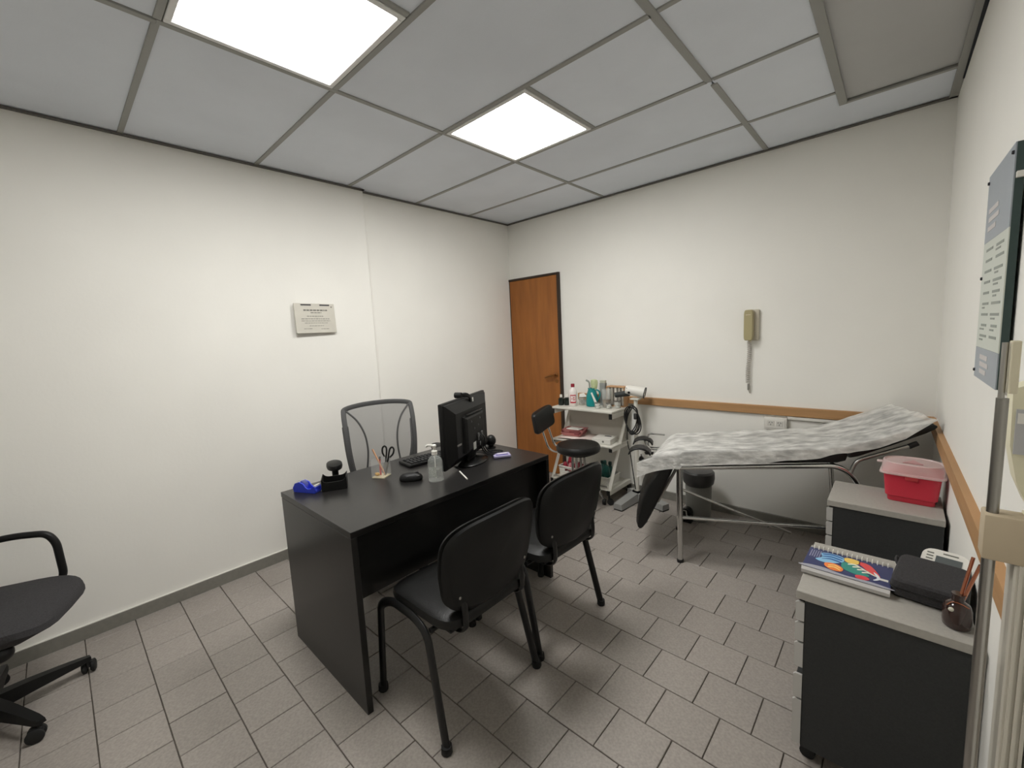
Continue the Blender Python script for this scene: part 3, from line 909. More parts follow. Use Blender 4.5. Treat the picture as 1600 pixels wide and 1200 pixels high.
# teal jug
t = thing('teal_jug', 'teal plastic jug with grey spout on the trolley top', 'jug', (1.07, -.17, zT), .3)
t.scale = (1.12, 1.12, 1.25)
M_TEAL = mat('teal_plastic', (.06, .52, .52), .3)
MB().lathe([(.040, 0), (.046, .004), (.047, .04), (.044, .075), (.034, .105), (.029, .118), (.031, .13), (.027, .13), (.025, .118), (.001, .11)], seg=24, caps=False).build('body', M_TEAL, t)
MB().tube(cr([(.030, 0, .118), (.056, 0, .108), (.062, 0, .075), (.046, 0, .045)], 6), .006, 8).build('handle', M_TEAL, t)
MB().tube(bend([(-.012, -.01, .11), (-.016, -.012, .175), (-.04, -.02, .188)], .015), .007, 8).build('spout', mat('spout_grey', (.62, .64, .60), .4, alpha=.85), t)
gl = MB()
gl.loft([[Vector((.018 + .026 * s_ * math.cos(a) * (1 + .2 * math.sin(3 * a)), .022 * s_ * math.sin(a), z)) for a in [2 * PI * k / 14 for k in range(14)]] for s_, z in ((.5, .11), (.85, .135), (1.05, .165), (.95, .185), (.5, .19))])
gl.build('pale_green_cloth', mat('pale_green', (.76, .80, .62), .8, var=.1, vscale=40), t)
# grey box, wooden caddy, glass with sticks, small jars
t = thing('grey_box', 'narrow upright grey box standing behind the teal jug', 'box', (1.135, -.085, zT), .1)
MB().box((0, 0, .10), (.05, .045, .20), r=.002).build('carton', mat('carton_grey', (.56, .57, .56), .7, var=.1, vscale=25), t, smooth=False)
MB().box((0, 0, .212), (.046, .04, .022), r=.002).build('top_flap', mat('carton_pale', (.74, .74, .68), .7), t, smooth=False)
t = thing('wooden_caddy', 'small wooden-topped display case at the back of the trolley', 'box', (1.265, -.075, zT), 0)
M_PINE = mat('pine', (.74, .58, .42), .6, var=.1, vscale=10, stretch=(.5, 6, 6))
MB().box((0, 0, .172), (.17, .075, .010), r=.002).build('top', M_PINE, t, smooth=False)
MB().box((0, 0, .005), (.17, .075, .010), r=.002).build('base', M_PINE, t, smooth=False)
for k in range(5):
    MB().box((-.07 + k * .035, .0, .09), (.024, .06, .155), r=.003).build('pack', mat('pack_pale_%d' % (k % 2), ((.82, .80, .76), (.68, .66, .62))[k % 2], .6), t, smooth=False)
for s in (-1, 1):
    MB().box((s * .082, 0, .088), (.006, .07, .16)).build('side', M_PINE, t, smooth=False)
t = thing('tumbler', 'clear tumbler with brown liquid in front of the wooden case', 'tumbler', (1.215, -.17, zT), 0)
MB().lathe([(.034, 0), (.036, .004), (.042, .16), (.039, .16), (.033, .008), (.001, .008)], seg=24, caps=False).build('glass', M_JAR, t)
MB().lathe([(.032, .009), (.036, .07), (.001, .07)], seg=20).build('liquid', mat('brown_liquid', (.55, .46, .36), .2, alpha=.7), t)
for k, (a, tilt) in enumerate(((2.6, .42), (2.9, .36))):
    o = MB().box((0, 0, .06), (.015, .003, .14), r=.0012, M=TR(1.145 + .012 * k, -.215, zT + .008) @ RZ(a * .1) @ RY(-.36 - .08 * k)).build('tongue_depressor', M_PAPERW, None, smooth=False)
    tag(o, ('white spatula leaning left of the tumbler', 'second white spatula tucked behind the first, by the tumbler')[k], 'spatula', 'spatulas on the trolley')
jar('small glass jar of cotton at the front of the trolley top', (1.175, -.255, zT), .026, .05, crumple, M_COTTON)
jar('small glass jar of cotton near the right front corner of the trolley', (1.265, -.22, zT), .024, .045, crumple, M_COTTON)
jar('low wide glass jar at the right end of the trolley top', (1.318, -.17, zT), .03, .06, crumple, mat('gauze2', (.80, .80, .77), .95))

# middle shelf: pink trays, papers, white box
zM = .488
M_PINK = mat('pink_tray', (.72, .46, .45), .5)
random.seed(3)
for k in range(3):
    tr_ = thing('pink_tray', ('lowest pink tray of the stack on the middle trolley shelf', 'middle pink tray of the stack on the trolley shelf', 'top pink tray of the stack holding white paper')[k], 'tray', (.90 + .01 * k, -.225, zM + .02 + .016 * k), (.12, -.05, .2)[k], 'pink trays on the trolley')
    MB().loft([[Vector((sx_ * (wx - r_), sy_ * (wy - r_), z)) for sx_, sy_ in ((-1, -1), (1, -1), (1, 1), (-1, 1))] for wx, wy, z, r_ in ((.085, .055, 0, 0), (.10, .068, .03, 0), (.096, .064, .03, 0), (.082, .052, .004, 0))], caps=True).build('tray_body', M_PINK if k != 1 else mat('dull_red_tray', (.55, .26, .28), .5), tr_, smooth=False)
o = MB().box((.915, -.225, zM + .079), (.13, .085, .008), r=.002, M=None).build('paper_stack', M_PAPERW, None, smooth=False)
tag(o, 'small stack of white paper in the top pink tray', 'paper')
o = MB().grid(lambda u, v: (.80 + .30 * u, -.345 + .24 * v, zM + .004 + .012 * math.sin(u * 3.1) + .004 * v), 10, 4).build('paper_sheet', mat('paper_pinkish', (.88, .82, .79), .85), None, solid=.0015)
tag(o, 'loose pale papers lying under the pink trays', 'paper')
t = thing('white_carton', 'white carton with a dark slot lying on the middle trolley shelf', 'box', (1.225, -.235, zM), .12)
MB().box((0, 0, .022), (.17, .16, .044), r=.003).build('carton', M_WHITE, t, smooth=False)
MB().box((.02, .03, .0445), (.06, .02, .002)).build('slot', M_DARKGAP, t, smooth=False)
MB().lathe([(.009, 0), (.009, .002)], seg=14, M=TR(.02, -.0805, .022) @ RX(PI / 2)).build('seal', M_INKGREY, t)
# bottom shelf: two white baskets
def basket(label, x, y, sx_, sy_, hh):
    b_ = thing('basket', label, 'basket', (x, y, .129), 0, 'white baskets on the bottom trolley shelf')
    nz = 5
    for k in range(nz):
        z = hh * (k + .5) / nz
        q = .92 + .08 * (k / nz)
        fr = MB()
        wx, wy = sx_ / 2 * q, sy_ / 2 * q
        for s in (-1, 1):
            if k == nz - 2:
                for e in (-1, 1):
                    fr.box((e * wx * .68, s * wy, z), (wx * .64, .003, hh / nz * .82))
            else:
                fr.box((0, s * wy, z), (2 * wx, .003, hh / nz * .82))
            fr.box((s * wx, 0, z), (.003, 2 * wy, hh / nz * .82))
        fr.build('slat', M_WHITE, b_, smooth=False)
    MB().box((0, 0, .002), (sx_ * .9, sy_ * .9, .004)).build('bottom', M_WHITE, b_, smooth=False)
    rm = MB()
    for s in (-1, 1):
        rm.box((0, s * sy_ / 2, hh), (sx_ + .012, .012, .010), r=.003)
        rm.box((s * sx_ / 2, 0, hh), (.012, sy_ + .012, .010), r=.003)
        rm.box((s * sx_ * .46, -sy_ * .46, hh / 2), (.006, .006, hh))
        rm.box((s * sx_ * .46, sy_ * .46, hh / 2), (.006, .006, hh))
    rm.build('rim', M_WHITE, b_, smooth=False)
    return b_
basket('white slatted basket of red packets on the bottom shelf, by the door', .90, -.235, .20, .20, .10)
basket('white slatted basket of green bottles on the bottom shelf, by the lamp stand', 1.20, -.235, .22, .20, .075)
M_REDBAG = [mat('red_packet_a', (.62, .14, .22), .35, var=.25, vscale=30), mat('red_packet_b', (.80, .52, .54), .35, var=.3, vscale=40), mat('red_packet_c', (.45, .10, .16), .4, var=.2, vscale=30)]
random.seed(11)
spots = [(-.06, -.05), (0, -.06), (.06, -.05), (-.05, .02), (.02, .02), (.065, .03), (-.02, -.02)]
wher = ['left front', 'middle front', 'right front', 'left back', 'middle back', 'right back', 'topmost']
for k, (dx, dy) in enumerate(spots):
    o = MB().ball((0, 0, 0), (.027, .022, .046), 9, 6).build('red_packet', M_REDBAG[k % 3])
    for v_ in o.data.vertices:
        v_.co *= 1 + .22 * mnoise.noise(v_.co * 60 + Vector((k, 0, 0)))
    o.location = (.90 + dx, -.235 + dy, .129 + .085 + (.06 if k == 6 else 0))
    o.rotation_euler = (random.uniform(-.4, .4), random.uniform(-.5, .5), random.uniform(0, 3))
    tag(o, 'crumpled red packet in the bottom shelf basket, %s one' % wher[k], 'packet', 'red packets in the basket')
M_GREENB = mat('green_bottle', (.12, .36, .33), .2, alpha=.85)
M_CLEARB = mat('clear_bag', (.74, .76, .73), .2, alpha=.6)
lab = ['green bottle at the back right of the bottom trolley basket', 'green bottle lying in the front right of the bottom trolley basket', 'green bottle in the middle of the bottom trolley basket']
for k, (x, y, z, rx_, ry_) in enumerate(((1.25, -.20, .15, .15, .1), (1.265, -.27, .19, .2, -.25), (1.212, -.235, .15, -.1, .12))):
    o = thing('green_bottle', lab[k], 'bottle', (x, y, z), 0, 'green bottles in the basket')
    o.rotation_euler = (rx_, ry_, k)
    MB().lathe([(.026, 0), (.029, .005), (.029, .09), (.024, .11), (.012, .13), (.012, .145)], seg=16).build('body', M_GREENB, o)
    MB().lathe([(.015, .143), (.015, .165)], seg=12).build('cap', mat('cap_green', (.08, .24, .22), .5), o)
o = MB().ball((0, 0, 0), (.030, .06, .07), 14, 9).build('plastic_bag', M_CLEARB)
for v_ in o.data.vertices:
    v_.co *= 1 + .35 * mnoise.noise(v_.co * 45)
o.location = (1.135, -.24, .225)
tag(o, 'crumpled clear plastic bag in the basket of green bottles', 'bag')

# ------------------------------------------------------------------ stool with backrest
t = thing('stool', 'black round stool with small backrest and chrome frame before the trolley', 'stool', (1.18, -.575, 0), math.radians(10))
MB().lathe([(.10, .478), (.160, .480), (.172, .488), (.178, .505), (.176, .525), (.165, .540), (.13, .548), (.05, .551), (.005, .551)], seg=36).build('seat', M_BLACKV, t)
MB().lathe([(.12, .462), (.12, .478)], seg=24).build('seat_plate', M_BLACKMETAL, t)
for k in range(4):
    a = PI / 4 + k * PI / 2
    c, s = math.cos(a), math.sin(a)
    MB().tube(bend([(c * .05, s * .05, .465), (c * .055, s * .055, .12), (c * .19, s * .19, .10), (c * .205, s * .205, .05)], .05), .010, 10).build('leg', M_CHROME, t)
    MB().lathe([(.006, -.014), (.024, -.013), (.026, 0), (.024, .013), (.006, .014)], seg=14, M=TR(c * .205 + .01, s * .205, .026) @ RZ(a + 1) @ RX(PI / 2)).build('caster', M_RUBBER, t)
MB().tube([(.165 * math.cos(2 * PI * k / 32), .165 * math.sin(2 * PI * k / 32), .16) for k in range(32)], .009, 8, closed=True).build('foot_ring', M_CHROME, t)
for s in (-1, 1):
    MB().tube(bend([(-.05, s * .055, .47), (-.20, s * .055, .47), (-.245, s * .055, .50), (-.30, s * .055, .66), (-.305, s * .055, .72)], .04), .008, 8).build('back_tube', M_CHROME, t)
bp = MB()
rings = []
for sc_, dx in ((.85, -.022), (.97, -.018), (1, -.004), (1, .008), (.95, .018), (.8, .022)):
    rings.append([Vector((-.315 + dx + .30 * yy * yy - .18 * zz, yy, .725 + zz + .12 * yy)) for yy, zz in [(.16 * sc_ * math.copysign(abs(math.cos(a)) ** .3, math.cos(a)), .088 * sc_ * math.copysign(abs(math.sin(a)) ** .3, math.sin(a))) for a in [2 * PI * k / 32 for k in range(32)]]])
bp.loft(rings)
bp.build('backrest', M_BLACKV, t)

# ------------------------------------------------------------------ examination lamp on stand
t = thing('examination_lamp', 'white examination lamp on a pole with grey splayed base beside the trolley', 'lamp', (1.475, -.15, 0), 0)
M_GREYBASE = mat('base_grey', (.56, .56, .55), .5)
for k, (ax, ay, L_) in enumerate(((-.02, -.30, .30), (.29, -.09, .30), (-.10, .09, .13))):
    a = math.atan2(ay, ax)
    leg = MB()
    leg.loft([[Vector((x, y, z)) for y, z in ((-wy, z0), (wy, z0), (wy * .85, z1), (-wy * .85, z1))] for x, wy, z0, z1 in ((-.02, .045, .012, .075), (.08, .045, .012, .075), (L_ * .75, .042, .012, .062), (L_, .040, .012, .055))], M=RZ(a))
    lo = leg.build('base_arm', M_GREYBASE, t, smooth=False)
    MB().box((L_ * .5, 0, .006), (L_, .07, .011), M=RZ(a)).build('rubber_strip', M_RUBBER, lo, smooth=False)
MB().tube([(0, 0, .06), (0, 0, .48)], .019, 16).build('lower_pole', M_WHITEMETAL, t)
MB().tube([(0, 0, .06), (0, 0, .085)], .024, 16).build('collar', M_STEEL, t)
MB().tube([(0, 0, .48), (0, 0, .86)], .016, 16).build('upper_pole', M_WHITEMETAL, t)
MB().box((-.006, -.02, .70), (.03, .012, .20), r=.004).build('control_strip', mat('strip_white', (.88, .88, .86), .4), t)
hd = thing('x', None, None)
bpy.data.objects.remove(hd)
MB().tube([(-.075, -.02, .945), (-.05, -.015, .942), (.068, .022, .918)], [.034, .038, .046], 20).build('lamp_head', M_WHITE, t)
MB().tube([(.066, .0215, .9185), (.073, .0235, .917)], .0475, 20, caps=False).build('lamp_rim', mat('rim_dark', (.22, .22, .22), .4), t)
MB().tube([(-.055, -.005, .915), (-.17, -.03, .893)], [.026, .022], 14).build('grip', mat('grip_black', (.19, .20, .20), .6), t)
MB().lathe([(.010, 0), (.010, .008)], seg=12, M=TR(-.035, -.045, .925) @ RX(PI / 2)).build('knob', M_BLACKP, t)
MB().lathe([(.010, 0), (.010, .008)], seg=12, M=TR(-.06, -.04, .955) @ RX(PI / 2)).build('knob', M_BLACKP, t)
MB().box((0, 0, .868), (.075, .06, .014), r=.004).build('top_plate', M_WHITEMETAL, t)
# looped cable hanging on the pole
cb = MB()
for k in range(5):
    rx_ = .045 + .006 * k
    rz_ = .105 + .008 * (k % 3)
    cb.tube([(-.012 + .004 * k + rx_ * math.cos(a) - .012 * math.sin(a) * (k - 2), -.045 - .006 * k, .70 + rz_ * math.sin(a)) for a in [2 * PI * q / 30 for q in range(30)]], .0045, 6, closed=True)
cb.tube(cr([(-.06, -.04, .62), (-.062, -.035, .50), (-.04, -.03, .40), (-.022, -.025, .25), (.0, -.025, .10)], 6), .004, 6)
cb.build('coiled_cable', M_RUBBER, t)
MB().tube(cr([(-.02, -.06, .60), (-.005, -.066, .59), (.012, -.06, .60)], 4), .016, 8).build('cable_tie', M_RUBBER, t)
MB().box((.03, -.07, .735), (.028, .02, .05), r=.006).build('plug', mat('plug_dark', (.22, .22, .22), .5), t)

# ------------------------------------------------------------------ examination bed
BO, BA = Vector((2.127, -.905, 0)), math.radians(22)
BED = thing('exam_bed', 'black padded examination bed with chrome tube frame along the back wall', 'exam bed', BO, BA)
BW = .47
def ztop(s):
    if s < .82:
        return .700 + .075 * s
    return .7615 + (s - .82) * .44
# padded sections
def pad_mesh(prof_s, y0, y1, thick, name, end=.0):
    rings = []
    for (s, zt, th) in prof_s:
        ring = []
        hy_, cy_ = (y1 - y0) / 2, (y0 + y1) / 2
        for k in range(20):
            a = 2 * PI * k / 20
            c, q = math.cos(a), math.sin(a)
            yy = cy_ + hy_ * math.copysign(abs(c) ** .3, c)
            zz = zt - th / 2 + th / 2 * math.copysign(abs(q) ** .45, q)
            ring.append(Vector((s, yy, zz)))
        rings.append(ring)
    return MB().loft(rings).build(name, M_BLACKV, BED)
pad_mesh([(-.035, .675, .03), (-.025, ztop(0) - .004, .07), (.02, ztop(0), .085), (.4, ztop(.4), .085), (.78, ztop(.78), .085), (.815, ztop(.815) - .004, .07), (.82, ztop(.82) - .02, .03)], 0, BW, .08, 'seat_pad')
pad_mesh([(.832, ztop(.832) - .02, .03), (.838, ztop(.838) - .003, .06), (.87, ztop(.87), .07), (1.0, ztop(1.0), .065), (1.14, ztop(1.14), .055), (1.17, ztop(1.17) - .006, .04), (1.18, ztop(1.18) - .02, .015)], 0, BW, .08, 'back_pad')
# hanging leg pad, tapered and bulging, tilted outwards
rings = []
for f_, th, off in ((0, .06, 0), (.05, .095, 0), (.3, .125, -.012), (.55, .12, -.012), (.8, .095, -.006), (.93, .07, 0), (.985, .045, .004), (1.0, .02, .006)):
    s = -.075 - .165 * f_
    z = .60 - .405 * f_
    ring = []
    for k in range(20):
        a = 2 * PI * k / 20
        c, q = math.cos(a), math.sin(a)
        yy = BW / 2 + (BW / 2) * math.copysign(abs(c) ** .3, c)
        ring.append(Vector((s + off + th / 2 * math.copysign(abs(q) ** .5, q), yy, z)))
    rings.append(ring)
MB().loft(rings).build('leg_pad', M_BLACKV, BED)
# chrome tube frame
zr = lambda s: .60 + .085 * s
for nm, y in (('near', .012), ('far', BW - .012)):
    MB().tube([(.0, y, 0), (.0, y, .60)], .0165, 14).build('leg', M_CHROME, BED)
    MB().lathe([(.019, 0), (.0195, .02), (.017, .022)], (.0, y, 0), 14).build('foot_cap', M_RUBBER, BED)
    MB().tube(bend([(-.02, y, zr(0)), (.80, y, zr(.80)), (.885, y, .57), (.93, y, .0)], .07, 8), .014, 12).build('side_rail', M_CHROME, BED)
    if nm == 'near':
        MB().tube([(.0, y, .29), (.90, y, .315)], .010, 10).build('stretcher', M_CHROME, BED)
    # back support arm
    MB().tube(bend([(.84, y - .004, .63), (.86, y - .006, .70), (1.09, y - .006, ztop(1.09) - .085)], .05, 6), .010, 10).build('back_arm', M_STEEL, BED)
    MB().tube([(1.075, y - .006, ztop(1.075) - .087), (1.11, y - .006, ztop(1.11) - .083)], .013, 10).build('rubber_tip', M_RUBBER, BED)
MB().tube([(.0, 0.012, .57), (.0, BW - .012, .57)], .012, 10).tube([(.78, .012, .655), (.78, BW - .012, .655)], .012, 10).build('cross_tube', M_CHROME, BED)
MB().tube([(.0, BW - .012, .31), (.42, BW - .05, .165), (.68, BW - .03, .07)], .009, 10).build('brace', M_CHROME, BED)
for y in (.05, BW - .05):
    MB().tube([(-.02, y, .585), (-.13, y, .36)], .009, 8).build('leg_pad_bar', M_STEEL, BED)
# stirrups
for k, (y, zz) in enumerate(((.06, .66), (BW - .06, .63))):
    sp = MB().tube(bend([(.0, y, .60), (-.13, y, .595), (-.20, y, .60), (-.225, y, .66)], .03), .007, 8)
    so = sp.build('stirrup_rod', M_CHROME, BED)
    cu = MB()
    cu.grid(lambda u, v: (-.235 + .065 * math.cos(PI * (.05 + .9 * u)), y - .05 + .10 * v, zz + .0 + .045 * math.sin(PI * (.05 + .9 * u))), 12, 4)
    cu.build('stirrup_cup', M_BLACKP, BED, solid=.008)
    cl = MB().lathe([(.016, -.012), (.016, .012)], seg=12, M=TR(-.225, y, zz - .03) @ RX(PI / 2))
    cl.box((-.195, y, zz - .065), (.055, .018, .014), r=.003)
    cl.tube([(-.225, y, zz - .06), (-.165, y - .01, zz - .055)], .006, 8)
    cl.build('stirrup_clamp', M_BLACKP, BED)
MB().tube(bend([(-.05, BW - .02, .60), (-.20, BW - .02, .60), (-.20, BW - .02, .70), (-.09, BW - .03, .695)], .02), .006, 8).build('stirrup_rod', M_CHROME, BED)

# disposable paper over the bed
mp = bpy.data.materials.new('exam_paper')
mp.use_nodes = True
nt = mp.node_tree
b = nt.nodes['Principled BSDF']
b.inputs['Base Color'].default_value = (*s2l((.90, .895, .875)), 1)
b.inputs['Roughness'].default_value = .8
tc = nt.nodes.new('ShaderNodeTexCoord')
n = nt.nodes.new('ShaderNodeTexNoise')
n.inputs['Scale'].default_value = 13
n.inputs['Detail'].default_value = 6
mpn = nt.nodes.new('ShaderNodeMapping')
mpn.inputs['Scale'].default_value = (.9, 1.6, 1.6)
nt.links.new(tc.outputs['Object'], mpn.inputs['Vector'])
nt.links.new(mpn.outputs['Vector'], n.inputs['Vector'])
r = nt.nodes.new('ShaderNodeMapRange')
r.inputs['From Min'].default_value = .35
r.inputs['From Max'].default_value = .68
r.inputs['To Min'].default_value = .45
r.inputs['To Max'].default_value = .86
nt.links.new(n.outputs['Fac'], r.inputs['Value'])
nt.links.new(r.outputs['Result'], b.inputs['Alpha'])
n2 = nt.nodes.new('ShaderNodeTexNoise')
n2.inputs['Scale'].default_value = 26
n2.inputs['Detail'].default_value = 5
nt.links.new(mpn.outputs['Vector'], n2.inputs['Vector'])
bpn = nt.nodes.new('ShaderNodeBump')
bpn.inputs['Strength'].default_value = .6
bpn.inputs['Distance'].default_value = .012
nt.links.new(n2.outputs['Fac'], bpn.inputs['Height'])
nt.links.new(bpn.outputs['Normal'], b.inputs['Normal'])
MATS['exam_paper'] = mp
def paper(u, v):
    s = -.25 + 1.43 * u
    # v across: near drop, top, far drop
    if v < .16:
        q = 1 - v / .16
        t_, dz = -.012 - .012 * q, -(.085 - .045 * max(0, min(1, (s - .25) / .55))) * q ** 1.3
    elif v > .90:
        q = (v - .90) / .10
        t_, dz = BW + .012 + .01 * q, -.045 * q
    else:
        t_, dz = -.006 + (BW + .012) * (v - .16) / .74, 0
    zt = ztop(max(s, 0)) + .008
    if .70 < s < .94:                      # hangs loose over the hinge
        zt += .012 * math.sin(PI * (s - .70) / .24)
    nz = mnoise.noise(Vector((s * 5.5, t_ * 7, 1.3))) * .010 + mnoise.noise(Vector((s * 17, t_ * 15, 4.1))) * .004
    nz += .006 * math.sin((t_ * 2.2 + s * 1.1) * 16) * max(0, s - .5)
    amp = 1.0 if dz == 0 else .5
    z = zt + dz + max(nz * amp, -.006)
    if s < 0.0:                            # over the foot end
        q = -s / .25
        fall = .035 * q + .10 * q * q
        far = min(1, max(0, (t_ / BW)))
        z -= fall * (.75 + .9 * far)
        s2 = s * (1 - .42 * far * q)
        t_ = t_ + (.03 * q) * (1 - far)
        if dz < 0 and v < .5:
            z -= .02 * (1 - q)
        return (s2, t_, z + .012 * q * math.sin(t_ * 22))
    if s > 1.12 and dz == 0:
        z += .0
    # near edge rises away from the frame towards the head
    if v < .16:
        q = 1 - v / .16
        z += .012 * q * mnoise.noise(Vector((s * 6, 2.2, 0)))
        if s > 1.05:
            z += .05 * q * min(1, (s - 1.05) / .12)
    return (s, t_, z)
po = MB().grid(paper, 110, 44).build('bed_paper', mp, None, angle=80)
po.location = BO
po.rotation_euler = (0, 0, BA)
tag(po, 'thin crumpled white paper sheet draped over the examination bed', 'paper sheet')

# ------------------------------------------------------------------ bin under the bed
t = thing('waste_bin', 'grey waste bin with round black lid under the examination bed', 'waste bin', (2.0, -.215, 0), 0)
MB().lathe([(.080, 0), (.084, .01), (.092, .26), (.088, .27)], seg=28).build('body', mat('bin_grey', (.52, .52, .50), .45), t)
MB().lathe([(.085, .262), (.105, .285), (.112, .325), (.110, .365), (.098, .378), (.05, .382), (.005, .383)], seg=28).build('lid', mat('bin_lid', (.26, .26, .26), .4), t)
pd = MB().lathe([(.034, -.03), (.038, -.02), (.038, .02), (.034, .03)], seg=18, M=TR(-.045, -.105, .075) @ RX(PI / 2))
pd.box((-.045, -.105, .03), (.076, .055, .06), r=.006)
po_ = pd.build('pedal_box', M_BLACKGLOSS, t)
MB().tube([(-.06, -.136, .095), (-.04, -.138, .095), (-.035, -.138, .06), (-.015, -.138, .055)], .004, 6).build('pedal_wire', M_WHITE, po_)

# ------------------------------------------------------------------ wall telephone
t = thing('wall_phone', 'beige wall telephone handset hanging on the back wall above the bed', 'telephone', (2.288, 0, 1.43), 0)
M_OLIVE = mat('handset_beige', (.66, .62, .47), .3)
MB().box((.014, -.013, 0), (.072, .026, .215), r=.008).build('base', mat('phone_base', (.76, .73, .66), .4), t)
hs = MB()
hs.loft([[Vector((xx, -.026 - d_, zz)) for xx, zz in [(x0 + .5 * wx * math.copysign(abs(math.cos(a)) ** .35, math.cos(a)), .108 * sz * math.copysign(abs(math.sin(a)) ** .25, math.sin(a))) for a in [2 * PI * k / 28 for k in range(28)]]] for d_, wx, sz, x0 in ((0, .056, .97, -.008), (.015, .060, 1, -.008), (.034, .058, .99, -.008), (.042, .050, .95, -.008))])
hs.build('handset', M_OLIVE, t)
MB().box((-.008, -.0685, .072), (.03, .003, .004)).build('earpiece_slot', M_CREAM, t, smooth=False)
coil = []
for k in range(520):
    q = k / 519
    a = q * 2 * PI * 22
    coil.append((-.012 + .004 * math.sin(q * 6) + .0125 * math.cos(a), -.018 + .0115 * math.sin(a), -.112 - .30 * q))
MB().tube(coil, .0026, 5).build('coiled_cord', mat('cord_grey', (.74, .72, .69), .5), t)
MB().tube([(.002, -.018, -.108), (-.004, -.02, -.118)], .006, 8).build('cord_boot', M_CREAM, t)
MB().box((-.010, -.018, -.44), (.013, .011, .045), r=.003).build('plug', mat('plug_taupe', (.50, .49, .46), .5), t)
MB().tube([(-.010, -.018, -.46), (-.002, -.012, -.485)], .0035, 6).build('plug_tip', mat('plug_tip', (.70, .68, .65), .4), t)

# ------------------------------------------------------------------ power outlet and cable duct
t = thing('power_outlet', 'white double power outlet box on the back wall below the wooden rail', 'power outlet', (2.453, 0, .742), 0)
MB().box((0, -.02, 0), (.135, .04, .088), r=.005).build('box', M_WHITE, t)
MB().box((0, -.0415, .002), (.115, .003, .062), r=.001).build('face_plate', mat('face_plate', (.90, .89, .86), .4), t, smooth=False)
for s in (-1, 1):
    so = MB().box((s * .026, -.0435, .004), (.040, .003, .036), r=.001).build('socket', mat('socket_white', (.84, .83, .80), .4), t, smooth=False)
    for (dx, dz, ry_) in ((-.008, .006, .5), (.008, .006, -.5), (0, -.009, 0)):
        MB().box((0, 0, 0), (.003, .002, .009), M=TR(s * .026 + dx, -.0455, .004 + dz) @ RY(ry_)).build('slot', M_INKDARK, so, smooth=False)
o = MB().b2((2.521, -.018, .776), (3.15, .0, .797), r=.003, seg=1).build('cable_duct', M_WHITE, None, smooth=False)
tag(o, 'white cable duct running right from the outlet under the wooden rail', 'cable duct')

# ------------------------------------------------------------------ certificate on the left wall
t = thing('certificate', 'small off-white framed certificate hanging on the left wall', 'certificate', (.04, -2.094, 1.624), 0)
MC = RY(math.radians(-3)) @ RZ(math.radians(3))
MB().box((.022, 0, 0), (.006, .282, .203), r=.0015, seg=1, M=MC).build('board', mat('certificate_card', (.80, .785, .74), .55, var=.03, vscale=14), t, smooth=False)
tx = MB()
def line(y, z, wd, h_=.004):
    tx.box((.0256, y, z), (.0008, wd, h_), M=MC)
random.seed(5)
def words(yc, z, wd, h_):
    x = yc - wd / 2
    while x < yc + wd / 2 - .004:
        L = random.uniform(.008, .022)
        L = min(L, yc + wd / 2 - x)
        line(x + L / 2, z, L, h_)
        x += L + .004
for z, wd, yc, h_ in ((.055, .17, .005, .009), (.038, .075, .005, .005), (.014, .12, 0, .004), (-.004, .20, .0, .004), (-.018, .20, 0, .003), (-.033, .16, 0, .003), (-.052, .10, .0, .003), (-.072, .06, -.06, .003), (-.074, .06, .06, .003)):
    words(yc, z, wd, h_)
tx.build('print_lines', M_INKGREY, t, smooth=False)
for y in (-.06, .07):
    MB().box((.0262, y, .091), (.0016, .070, .008), M=MC).build('clip', M_INKDARK, t, smooth=False)
for y, z in ((-.12, .08), (.12, .08)):
    MB().lathe([(.004, 0), (.004, .02)], seg=8, M=TR(0, y, z) @ RY(PI / 2)).build('spacer', M_STEEL, t)

# ------------------------------------------------------------------ sign on the right wall
SX = wall_x(-1.63)
t = thing('wall_sign', 'tall blue-grey and white notice board with dark green edge on the right wall', 'sign', (SX, -1.63, 1.545), math.radians(1.0))
# local: x towards the room is negative, y along the wall
SW, SH = .345, .58
SWID = SW / 2
M_SIGNHEAD = mat('sign_bluegrey', (.60, .63, .66), .4, var=.03, vscale=10)
M_SIGNBODY = mat('sign_white', (.80, .82, .78), .4)
MB().b2((-.020, -SWID, -SH / 2), (-.006, SWID, SH / 2)).build('board', mat('dark_green_edge', (.20, .27, .26), .4), t, smooth=False)
MB().b2((-.0225, -SWID, .10), (-.0202, SWID, SH / 2)).build('header', M_SIGNHEAD, t, smooth=False)
MB().b2((-.0225, -SWID, -.20), (-.0202, SWID, .0995)).build('body_panel', M_SIGNBODY, t, smooth=False)
MB().b2((-.0225, -SWID, -SH / 2), (-.0202, SWID, -.2005)).build('footer', M_SIGNHEAD, t, smooth=False)
tx2, tx3 = MB(), MB()
random.seed(9)
for z, wd, yc in ((.185, .14, .06), (.160, .15, .05), (.135, .12, .07), (-.225, .12, .03), (-.245, .13, .02), (-.265, .10, .03)):
    MB().box((-.0228, yc, z), (.0006, wd, .013)).build('heading_line', mat('ink_pale', (.80, .78, .77), .6), t, smooth=False)
for k in range(9):
    for c_ in (-1, 1):
        z = .075 - .03 * k
        tx3.box((-.0228, c_ * .078 + random.uniform(-.01, .01), z), (.0006, random.uniform(.08, .125), .007))
        if random.random() < .6:
            tx3.box((-.0228, c_ * .078 + .02, z - .011), (.0006, random.uniform(.04, .07), .005))
tx3.build('print_lines', mat('ink_mid', (.58, .60, .57), .7), t, smooth=False)
for y, z in ((SWID - .012, SH / 2 - .02), (SWID - .012, 0), (SWID - .012, -SH / 2 + .02), (-SWID + .012, SH / 2 - .02)):
    MB().lathe([(.005, 0), (.004, .004)], seg=8, M=TR(-.0226, y, z) @ RY(-PI / 2)).build('screw', M_INKDARK, t)
